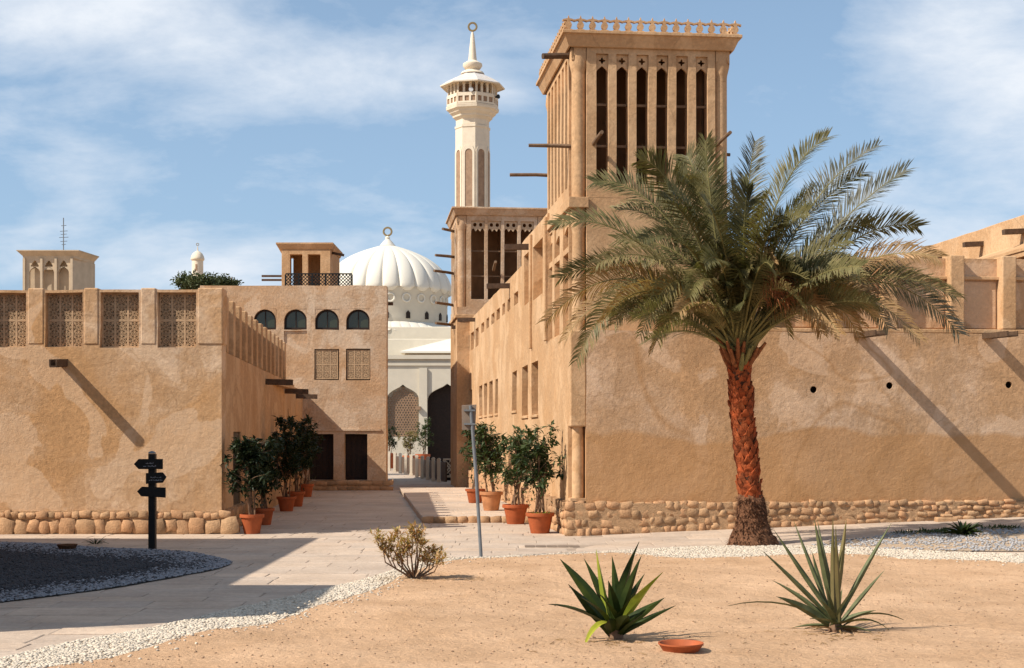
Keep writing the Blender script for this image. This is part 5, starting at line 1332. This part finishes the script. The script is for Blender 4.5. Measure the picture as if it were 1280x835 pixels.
# swollen root base
vs = []; fs = []; n = 28; prof = [(.40, -.06), (.375, .03), (.33, .10), (.285, .17), (.25, .27), (.225, .40), (.215, .52), (.215, .62), (.205, .70), (.16, .76)]
for i, (r, zz) in enumerate(prof):
    c = axz(max(ax[0].z, zz))
    for k in range(n):
        a = 2*pi*k/n; rr = r*(1+.16*noise.noise(Vector((cos(a)*2.5, sin(a)*2.5, zz*5)))+.10*noise.noise(Vector((cos(a)*7, sin(a)*7, zz*14)))); sq = 1.0
        vs.append((c.x+rr*cos(a), c.y+rr*sin(a), zz+rnd(-.012, .012)))
for i in range(len(prof)-1):
    for k in range(n): k2 = (k+1) % n; fs.append((i*n+k, i*n+k2, (i+1)*n+k2, (i+1)*n+k))
mb = MB(); mb.add(vs, fs); mb.build('root_base', M_root, pt)
rt_ = MB()
for k in range(1500):
    zz = rnd(0.0, .72); a = rnd(0, 6.28); c = axz(max(.0, zz)); f = [p for p in prof if p[1] <= zz][-1]; r = f[0]*.98
    p0 = Vector((c.x+cos(a)*r, c.y+sin(a)*r, zz)); d = Vector((cos(a), sin(a), rnd(-1.2, .5))).normalized()*rnd(.02, .075); s2 = Vector((-sin(a), cos(a), 0))*rnd(.006, .016)
    rt_.add([tuple(p0-s2), tuple(p0+s2), tuple(p0+d*.9+s2*.6), tuple(p0+d)], [(0, 1, 2, 3)])
tag(rt_.build('aerial_roots', M_root, pt), None, kind='stuff')
CROWN = axz(pl_(0, 447).z)
def frond(mid, tip, m, n_l=78, Lf=.40, wf=.016, bare=.20, droop=.25, start=None, up=None, seed=None):
    roll = random.choice((-1, 1))*rnd(.65, 1.35)
    S0 = start or (CROWN+Vector((rnd(-.10, .10), rnd(-.10, .10), rnd(-.05, .10))))
    Cc = mid*2-(S0+tip)/2                                 # control point so that the curve passes through mid
    def pt_(t): return S0*(1-t)**2+Cc*2*t*(1-t)+tip*t*t
    def tg(t): return ((Cc-S0)*(1-t)+(tip-Cc)*t).normalized()
    pts = [pt_(i/14) for i in range(15)]
    mb = MB(); mb.tube(pts, [.028, .024, .020, .018, .016, .014, .012, .011, .010, .009, .008, .006, .005, .004, .003], 6)
    fr = mb.build('frond', M_petiole, pt, smooth=True)
    lv = MB(); Ltot = (tip-S0).length
    for i in range(n_l):
        t = bare+(1-bare)*(i+rnd(-.3, .3))/n_l; t = clamp(t, bare, .995); T_ = tg(t); p0 = pt_(t)
        upv = Vector((0, 0, 1)); sd_ = T_.cross(upv)
        if sd_.length < .2: sd_ = T_.cross(Vector((0, 1, 0)))
        sd_.normalize(); nn = sd_.cross(T_).normalized()
        rl_ = roll*(.4+.6*t); sd_, nn = sd_*cos(rl_)+nn*sin(rl_), nn*cos(rl_)-sd_*sin(rl_)
        q = (t-bare)/(1-bare); L = Lf*(.35+.65*sin(min(1, q*1.6+.12)*pi/2))*(1-.55*max(0, q-.5)/.5)*rnd(.85, 1.1)
        if n_l < 1: break
        for s_ in (-1, 1):
            ang = radians(62-26*q+rnd(-9, 9)); v = rnd(.10, .45)
            d = (T_*cos(ang)+(sd_*s_*cos(v)+nn*sin(v))*sin(ang)).normalized()
            e1 = p0+d*L*.55; d2 = (d+Vector((0, 0, -droop*rnd(.4, 1.6)))).normalized(); e2 = e1+d2*L*.5
            wv = d.cross(nn).normalized()*wf*rnd(.8, 1.2); wv2 = (wv+nn*wf*.5*s_)
            lv.add([tuple(p0-wv*.5), tuple(p0+wv*.5), tuple(e1+wv2*.85), tuple(e1-wv2*.85), tuple(e2)], [(0, 1, 2, 3), (3, 2, 4)])
    o = lv.build('leaflets', m, fr); o['kind'] = 'stuff'
    return fr
# fronds seen in the photograph: (middle px, tip px, depth of tip, material)
FR = [((800, 305), (694, 282), -.6, L_palm), ((835, 275), (742, 228), .5, L_palm), ((855, 262), (800, 200), -.9, L_palm), ((850, 300), (770, 262), 1.3, L_olive),
      ((878, 250), (858, 195), .8, L_palm), ((893, 285), (882, 176), -.3, L_palm), ((905, 300), (905, 200), 1.2, L_palm), ((930, 285), (944, 176), .9, L_grey),
      ((968, 262), (1034, 172), -.2, L_palm), ((1010, 265), (1098, 182), .7, L_grey), ((1030, 300), (1133, 212), -.5, L_grey), ((985, 300), (1080, 215), 1.5, L_palm),
      ((1050, 312), (1148, 284), .3, L_palm), ((1060, 335), (1172, 322), -.8, L_dry), ((1075, 335), (1198, 405), .5, L_dry), ((1060, 350), (1196, 372), -.4, L_olive),
      ((1040, 365), (1150, 425), -1.0, L_dry), ((1030, 358), (1112, 412), .9, L_grey), ((1075, 352), (1200, 418), -.2, L_grey), ((1000, 345), (1075, 345), -1.6, L_olive),
      ((800, 345), (700, 348), .6, L_palm), ((800, 350), (682, 402), -.3, L_dry), ((810, 362), (720, 452), -.7, L_olive), ((790, 375), (706, 425), .7, L_dry),
      ((840, 335), (745, 330), -1.4, L_olive), ((830, 350), (745, 385), 1.4, L_dry), ((860, 350), (800, 420), -1.3, L_olive), ((850, 375), (790, 400), -.6, L_dry),
      ((870, 320), (805, 300), -1.8, L_palm), ((880, 300), (835, 235), -1.6, L_palm), ((905, 310), (880, 250), -1.9, L_palm), ((940, 320), (960, 240), -1.7, L_palm),
      ((965, 320), (1010, 265), -1.6, L_palm), ((870, 310), (830, 240), 1.7, L_palm), ((920, 300), (915, 225), 1.8, L_palm), ((965, 310), (1015, 240), 1.9, L_palm),
      ((890, 355), (862, 372), -1.3, L_olive), ((960, 365), (1005, 385), -1.4, L_olive), ((985, 375), (1040, 405), -1.0, L_dry), ((905, 340), (880, 330), -2.0, L_palm),
      ((945, 345), (965, 335), -2.0, L_palm), ((860, 385), (815, 440), -.4, L_dry), ((985, 350), (1060, 300), -1.0, L_palm), ((890, 290), (850, 215), .2, L_palm), ((865, 330), (770, 300), .3, L_palm), ((875, 335), (800, 335), 0.9, L_palm)]
random.seed(34)
for k in range(16):                                       # fuller inside: fronds towards and away from the viewer
    a = rnd(-1.45, 1.45); R_ = rnd(110, 235); el = cos(a*.85); tx_ = 923+R_*sin(a)*1.05; ty_ = 430-R_*(.35+.75*el)*rnd(.75, 1.0)+70*abs(sin(a))
    FR.append(((923+(tx_-923)*.5, 430+(ty_-430)*.62-12), (tx_, ty_), rnd(-2.2, .3), random.choice((L_palm, L_palm, L_olive))))
for k in range(16):                                       # short drooping ones low in the crown
    sg = random.choice((-1, 1)); tx_ = 923+sg*rnd(60, 190); ty_ = rnd(372, 430)
    FR.append(((923+(tx_-923)*.55, 385-rnd(0, 25)), (tx_, ty_), rnd(-1.5, .6), random.choice((L_olive, L_dry, L_dry))))
for k in range(16):                                       # short curled ones filling the heart of the crown
    tx_ = 923+rnd(-75, 85); ty_ = rnd(300, 395)
    FR.append(((923+(tx_-923)*.45, 430+(ty_-430)*.75), (tx_, ty_+rnd(-5, 25)), rnd(-1.6, -.5), random.choice((L_palm, L_palm, L_olive, L_dry))))
for (m0, t0, dyt, mt) in FR:
    dyt = min(dyt, .7)
    L_ = (Vector(t0)-Vector((923, 447))).length/290
    frond(pl_(m0[0], m0[1], dyt*.45), pl_(t0[0], t0[1], dyt), mt, int(50+58*L_), .31+.15*min(1, L_), .0105, .24 if L_ > .5 else .3, .18 if mt in (L_palm, L_grey) else .55)
# cut stubs and bases of old fronds around the crown
for k in range(26):
    a = k*2.4; c = axz(pl_(0, 462-18*(k/26)).z); d = Vector((sin(a)*.7, -cos(a)*.7, rnd(.7, 1.2))).normalized()
    p0 = c+Vector((sin(a)*.13, -cos(a)*.13, 0)); L = rnd(.18, .42)
    mb = MB(); mb.tube([p0, p0+d*L*.5, p0+d*L+Vector((0, 0, .04))], [.045, .034, .020], 6, wob=.1); mb.build('frond_stub', M_petiole if k % 4 == 0 else M_fibre, pt)
# dry flower stalks
fl_ = MB()
for k in range(260):
    c = pl_(rnd(955, 985), rnd(335, 375), -.7); d = Vector((rnd(-.3, 1), rnd(-.5, .5), rnd(-1, .3))).normalized()*rnd(.15, .4); s2 = Vector((.004, 0, .003)); m1 = c+d*.6+Vector((0, 0, .05))
    fl_.add([tuple(c-s2), tuple(c+s2), tuple(m1+s2), tuple(m1-s2), tuple(c+d)], [(0, 1, 2, 3), (3, 2, 4)])
tag(fl_.build('dry_flower_stalks', M_fibre, pt), None, kind='stuff')
# ================================================================== PLANTS IN THE SAND
def strap(mb, base, d, L, w_, bend, keel=.25, n=7, tipdir=None, twist=0.0):
    d = d.normalized(); up = Vector((0, 0, 1)); s_ = d.cross(up)
    if s_.length < .45 or abs(d.y) < .5: s_ = d.cross(Vector((0, 1, 0))) if bend < .5 else s_
    if s_.length < .15: s_ = Vector((1, 0, 0))
    s_.normalize(); p_ = base.copy(); dd = d.copy(); rows_ = []
    for i in range(n+1):
        q = i/n; ww = w_*(.55+.9*q if q < .42 else .928*(1-((q-.42)/.58)**1.7)); ww = max(ww, .0004)
        nn = s_.cross(dd).normalized(); sw_ = (s_*cos(twist*q)+nn*sin(twist*q)).normalized(); nv_ = sw_.cross(dd).normalized()
        rows_.append([tuple(p_-sw_*ww/2+nv_*ww*keel), tuple(p_), tuple(p_+sw_*ww/2+nv_*ww*keel), tuple(p_-nv_*.004)])
        dd = (dd+Vector((0, 0, -bend/n))).normalized() if tipdir is None else (dd+(tipdir-dd)*(1/n)).normalized()
        p_ = p_+dd*L/n
    vs = [v for r_ in rows_ for v in r_]; fs = []
    for i in range(n):
        a = i*4; b = a+4; fs += [(a, a+1, b+1, b), (a+1, a+2, b+2, b+1), (a, b, b+3, a+3), (a+2, a+3, b+3, b+2)]
    return mb.add(vs, fs)
def pxdir(base_px, tip_px, Y, dy):
    return Vector(((tip_px[0]-base_px[0])*Y/F, dy, -(tip_px[1]-base_px[1])*Y/F))
# yucca-like broad plant
def sgp(px, py):
    g = G(px, py); return Vector((g.x, g.y, sand_h(g.x, g.y)-.01))
b0 = sgp(770, 804); yc = thing('yucca', 'broad-leaved dark green yucca with two yellow leaves in the sand', 'plant', b0)
random.seed(41)
LV = [((693, 745), -.10, .085, .35), ((711, 703), .05, .08, .1), ((716, 722), -.15, .075, .2), ((768, 700), .12, .07, 0), ((792, 687), .05, .085, 0), ((795, 697), -.05, .06, 0),
      ((822, 720), -.1, .085, 0, 'y'), ((822, 742), -.22, .07, 0), ((836, 746), .0, .05, 0), ((760, 718), -.22, .075, 0), ((735, 708), .15, .07, 0), ((737, 803), -.2, .06, 1.2, 'y'),
      ((730, 742), -.28, .08, .3), ((805, 745), -.3, .09, 0), ((785, 735), -.3, .085, 0), ((752, 735), -.3, .09, 0), ((770, 722), .25, .07, 0), ((805, 722), .25, .06, 0), ((742, 755), .2, .07, .3), ((815, 760), .15, .06, .2), ((758, 765), -.33, .10, .2), ((780, 760), -.34, .09, .2), ((748, 700), .2, .05, 0, 'y')]
for L_ in LV:
    (tp, dy, w_, bend) = L_[:4]; bp = (770+rnd(-8, 8), 795+rnd(-6, 4)); bb = Vector(((bp[0]-770)*b0.y/F, rnd(-.03, .03), .03+rnd(0, .05)))
    d = pxdir(bp, tp, b0.y, dy); L = d.length*1.04
    d0 = d.normalized()
    if bend > 1: d0 = (d0+Vector((0, 0, 1.7))).normalized(); L *= 1.5; bend = 2.6
    else: d0 = (d0+Vector((0, 0, bend*.5))).normalized()
    mb = MB(); strap(mb, bb, d0, L, w_*rnd(1.1, 1.5), bend+rnd(-.1, .35), .2, 8, twist=rnd(-1.2, 1.2)); mb.build('leaf', L_yuccay if len(L_) > 4 else L_yucca, yc, smooth=True)
mb = MB(); mb.lathe([(.05, -.03), (.062, .02), (.055, .07), (.05, .12)], 10); mb.build('stem', M_twig, yc)
b0 = sgp(1044, 796); ag = thing('agave', 'spiky grey-green agave with a few dried leaves in the sand on the right', 'plant', b0)
LV = [((953, 686), -.15, .034, .05), ((972, 668), .1, .032, 0), ((1000, 662), .25, .028, 0), ((1015, 658), -.12, .045, 0), ((1030, 664), .2, .032, 0), ((1039, 655), -.05, .04, 0), ((1058, 660), .05, .038, 0),
      ((1036, 668), -.25, .032, 0), ((1115, 660), .1, .036, .05), ((1106, 724), .1, .028, 0), ((1088, 757), -.15, .036, .35), ((967, 744), -.2, .05, .35), ((915, 750), .1, .028, .9), ((973, 727), .15, .028, .3),
      ((1135, 772), .15, .026, .9), ((1112, 780), -.05, .022, 1.5), ((1075, 767), -.25, .034, .3), ((1018, 745), -.3, .045, .1), ((1023, 733), -.3, .03, 0), ((1054, 735), -.3, .03, 0), ((1048, 700), .3, .036, 0), ((1025, 700), .3, .034, 0), ((1005, 770), -.25, .03, .3), ((1080, 785), -.2, .03, .4), ((1062, 745), .3, .03, .2), ((990, 790), -.05, .02, .5)]
for (tp, dy, w_, bend) in LV:
    bp = (1044+rnd(-7, 7), 788+rnd(-6, 4)); bb = Vector(((bp[0]-1044)*b0.y/F, rnd(-.03, .03), .03+rnd(0, .03)))
    d = pxdir(bp, tp, b0.y, dy); L = d.length*1.03; d0 = (d.normalized()+Vector((0, 0, bend*.55))).normalized()
    mb = MB(); strap(mb, bb, d0, L, w_*rnd(1.3, 1.7), bend+rnd(-.05, .12), .30, 8, twist=rnd(-.4, .4)); mb.build('leaf', L_agave if rnd(0, 1) < .86 else L_olive, ag, smooth=True)
for k in range(14):
    a = rnd(0, 6.28); mb = MB(); strap(mb, Vector((cos(a)*.04, sin(a)*.04, .03)), Vector((cos(a), sin(a), rnd(.0, .5))), rnd(.12, .28), .03, rnd(.3, 1), .3, 5); mb.build('leaf', L_dry, ag)
mb = MB(); mb.lathe([(.05, -.03), (.06, .03), (.045, .08)], 10); mb.build('stem', M_twig, ag)
# small agave by the wall on the right, tuft left of the signpost
def tuft(name, label, px, py, R_, n_, w_, mat, seed):
    g = G(px, py); t = thing(name, label, 'plant', (g.x, g.y, g.z)); random.seed(seed)
    for k in range(n_):
        a = rnd(0, 6.28); e = rnd(.25, 1.4); mb = MB(); strap(mb, Vector((cos(a)*.03, sin(a)*.03, .02)), Vector((cos(a), sin(a), e)), R_*rnd(.7, 1.1), w_, rnd(.3, .9), .3, 5); mb.build('leaf', mat, t)
    return t
tuft('agave', 'small dark rosette plant on the pale gravel near the right wall', 1204, 670, .34, 46, .055, L_yucca, 81)
tuft('tuft', 'tiny grassy tuft at the rim of the dark gravel left of the signpost', 119, 681.5, .17, 22, .012, L_yucca, 82)
random.seed(88)
for nm, c0, lab in (('twigs', (2.67, 11.9), 'dry twigs and dead leaf bits around the foot of the agave'), ('twigs', (.83, 11.55), 'dry leaf bits around the foot of the yucca')):
    tw2 = MB()
    for k in range(46):
        a = rnd(0, 6.28); rr = abs(random.gauss(0, .34)); x, y = c0[0]+cos(a)*rr*1.3, c0[1]+sin(a)*rr; z = sand_h(x, y)+.004; d = rnd(0, 3.14); L = rnd(.02, .09)
        tw2.tube([(x, y, z), (x+cos(d)*L*.5, y+sin(d)*L*.5, z+.006), (x+cos(d)*L, y+sin(d)*L, z)], [.003, .003, .002], 4)
        if k % 2: leaf(tw2, Vector((x, y, z+.004)), Vector((cos(a), sin(a), .05)), Vector((0, 0, 1)), rnd(.02, .06), .012)
    tag(tw2.build(nm, L_dry), lab, 'twigs', None, 'stuff')
# low creeping weeds on the gravel patch
random.seed(83); wd_ = MB()
for k in range(420):
    u = rnd(0, 1); px, py = random.choice([(1115+70*u, 669-1.5*u+rnd(-1, 1)), (1225+50*u, 662.5+rnd(-.8, .8)), (1150+35*u, 667+rnd(-1, 1))]); g = G(px, py)
    leaf(wd_, Vector((g.x, g.y, g.z+.03)), rvec()+Vector((0, 0, .8)), Vector((0, 0, 1)), rnd(.04, .09), .025)
tag(wd_.build('creeping_weeds', L_pot), 'thin line of creeping green weeds on the pale gravel patch', 'weeds', None, 'stuff')
# young plumeria-like shrub
g = G(518, 727); sh = thing('shrub', 'small branching desert shrub with reddish leaf tips at the edge of the sand', 'shrub', (g.x, g.y, sand_h(g.x, g.y)-.02)); random.seed(91); sS = g.y/F
tips = [(474, 672), (487, 680), (497, 672), (503, 688), (516, 664), (519, 676), (512, 690), (527, 684), (535, 694), (544, 695), (551, 700), (530, 702), (488, 692), (500, 700), (480, 684), (524, 670), (508, 680), (538, 705)]
lv = MB()
for tp in tips:
    e = Vector(((tp[0]-518)*sS, rnd(-.22, .22), (727-tp[1])*sS)); m1 = Vector((e.x*.75+rnd(-.03, .03), e.y*.7, e.z*.42)); b_ = Vector((rnd(-.03, .03), rnd(-.02, .02), 0))
    mb = MB(); mb.tube([b_, m1*.5+Vector((0, 0, .0)), m1, m1.lerp(e, .5)+Vector((rnd(-.02, .02), 0, 0)), e], [.014, .010, .008, .006, .004], 6); mb.build('branch', M_twig, sh)
    for k in range(70):
        dd = rvec(); dd.z = abs(dd.z)*.8+.1; leaf(lv, e+rvec()*rnd(.02, .09), dd, Vector((0, 0, 1)), rnd(.05, .11), rnd(.02, .034), rnd(0, .4))
tag(lv.build('foliage', L_shrub, sh), None, kind='stuff')
# litter of dry leaves under it
lt = MB()
for k in range(120):
    x, y = rnd(-.45, .85), rnd(-.35, .3); leaf(lt, Vector((g.x+x, g.y+y, sand_h(g.x+x, g.y+y)+.008)), Vector((rnd(-1, 1), rnd(-1, 1), .1)), Vector((0, 0, 1)), rnd(.03, .07), .018)
tag(lt.build('leaf_litter', L_dry), 'dry brown leaves lying on the sand under the small desert shrub', 'dry leaves', None, 'stuff')
# clay saucer on the sand, dark saucer on the gravel
def saucer(label, p, R_, mat):
    t = thing('saucer', label, 'saucer', p); mb = MB(); mb.lathe([(R_*.72, 0), (R_*.75, .0), (R_*.96, .055), (R_, .06), (R_, .072), (R_*.93, .070), (R_*.72, .022), (.005, .018)], 28); mb.build('dish', mat, t, smooth=True); return t
p = sgp(851, 822); saucer('round terracotta saucer lying on the sand near the yucca', (p.x, p.y, p.z), .175, M_terra)
p = G(84, 688); saucer('dark shallow saucer on the black gravel left of the signpost', (p.x, p.y, p.z+.02), .15, M_root)
# small junction stone and manhole covers in the path
g = G(690, 683); mh = thing('manhole_cover', 'flat rectangular cover plate set in the paving near the stone corner', 'cover', (g.x, g.y, .0))
for k in range(5): mb = MB(); mb.box(-.42+.17*k, -.265+.17*k, -.18, .18, .003, .010); mb.build('cover_plate', M_sign, mh)
g = G(1180, 651); bk = thing('stone_block', 'loose pale stone block at the foot of the right wall behind the small rosette plant', 'stone', (g.x, g.y-.12, g.z))
mb = MB(); mb.box(-.18, .18, -.1, .1, -.02, .07); mb.box(-.08, .1, -.08, .08, .0705, .12); mb.build('block', M_stone2, bk, bevel=.02)
# tree beyond the left parapet
def tree(label, px, pyc, Y, R_, seed, zg=0):
    random.seed(seed); X = (px-CX)/F*Y; zc = EYE-(pyc-HY)/F*Y; t = thing('tree', label, 'tree', (X, Y, zg))
    mb = MB(); mb.tube([(0, 0, -.1), (.1, 0, zc*.4), (0, .1, zc*.7), (.1, 0, zc)], [.22, .18, .13, .06], 8); mb.build('trunk', M_twig, t)
    for k in range(7): 
        a = rnd(0, 6.28); mb = MB(); mb.tube([(0, .05, zc*rnd(.55, .8)), (cos(a)*R_*.4, sin(a)*R_*.4, zc*.9), (cos(a)*R_*.85, sin(a)*R_*.6, zc+rnd(-.3, .4))], [.08, .05, .02], 6); mb.build('limb', M_twig, t)
    lv = MB()
    for q in range(42):
        a = rnd(0, 6.28); rr = R_*sqrt(rnd(0, 1)); c = Vector((cos(a)*rr, sin(a)*rr*.8, zc+(R_-rr)*.45*rnd(-.6, 1)))
        for k in range(60): leaf(lv, c+rvec()*rnd(0, .36), rvec(), rvec(), rnd(.10, .2), rnd(.05, .09))
    tag(lv.build('crown', L_tree, t), None, kind='stuff')
tree('bushy green tree top showing above the left parapet below the tiny minaret', 247, 353, 60, .85, 95)
tree('smaller sparse tree top beside the bushy one above the left parapet', 279, 357, 62, .55, 96)
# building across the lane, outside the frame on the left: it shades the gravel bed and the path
nb_ = thing('mud_house', 'plain mud house across the lane beyond the left edge', 'house', (-13, 14, 0))
mb = MB(); mb.facade(0, 7.6, 0, 5.0, .4, [(1.2, 2.0, 1, 2.4, .25), (3.4, 4.2, 1, 2.4, .25), (5.6, 6.4, 1, 2.4, .25), (1.2, 2.0, 3.3, 4.2, .2), (3.4, 4.2, 3.3, 4.2, .2), (5.6, 6.4, 3.3, 4.2, .2)], lambda u, d, z: (4.9-d, .2+u, z))
mb.build('wall', M_wall_s, nb_)
mb = MB(); mb.box(0, 4.49, .2, 7.8, 0, 4.7); mb.build('body', M_wall_s, nb_)
mb = MB(); mb.facade(0, 6.1, 0, 5.0, .4, [(2.0, 3.0, 0, 2.1, .3), (4.2, 5, 1, 2.4, .25)], lambda u, d, z: (u, -2.6+d, z)); mb.box(0, 6.15, -2.19, .19, 0, 5.0); mb.build('front_block', M_wall_s, nb_)
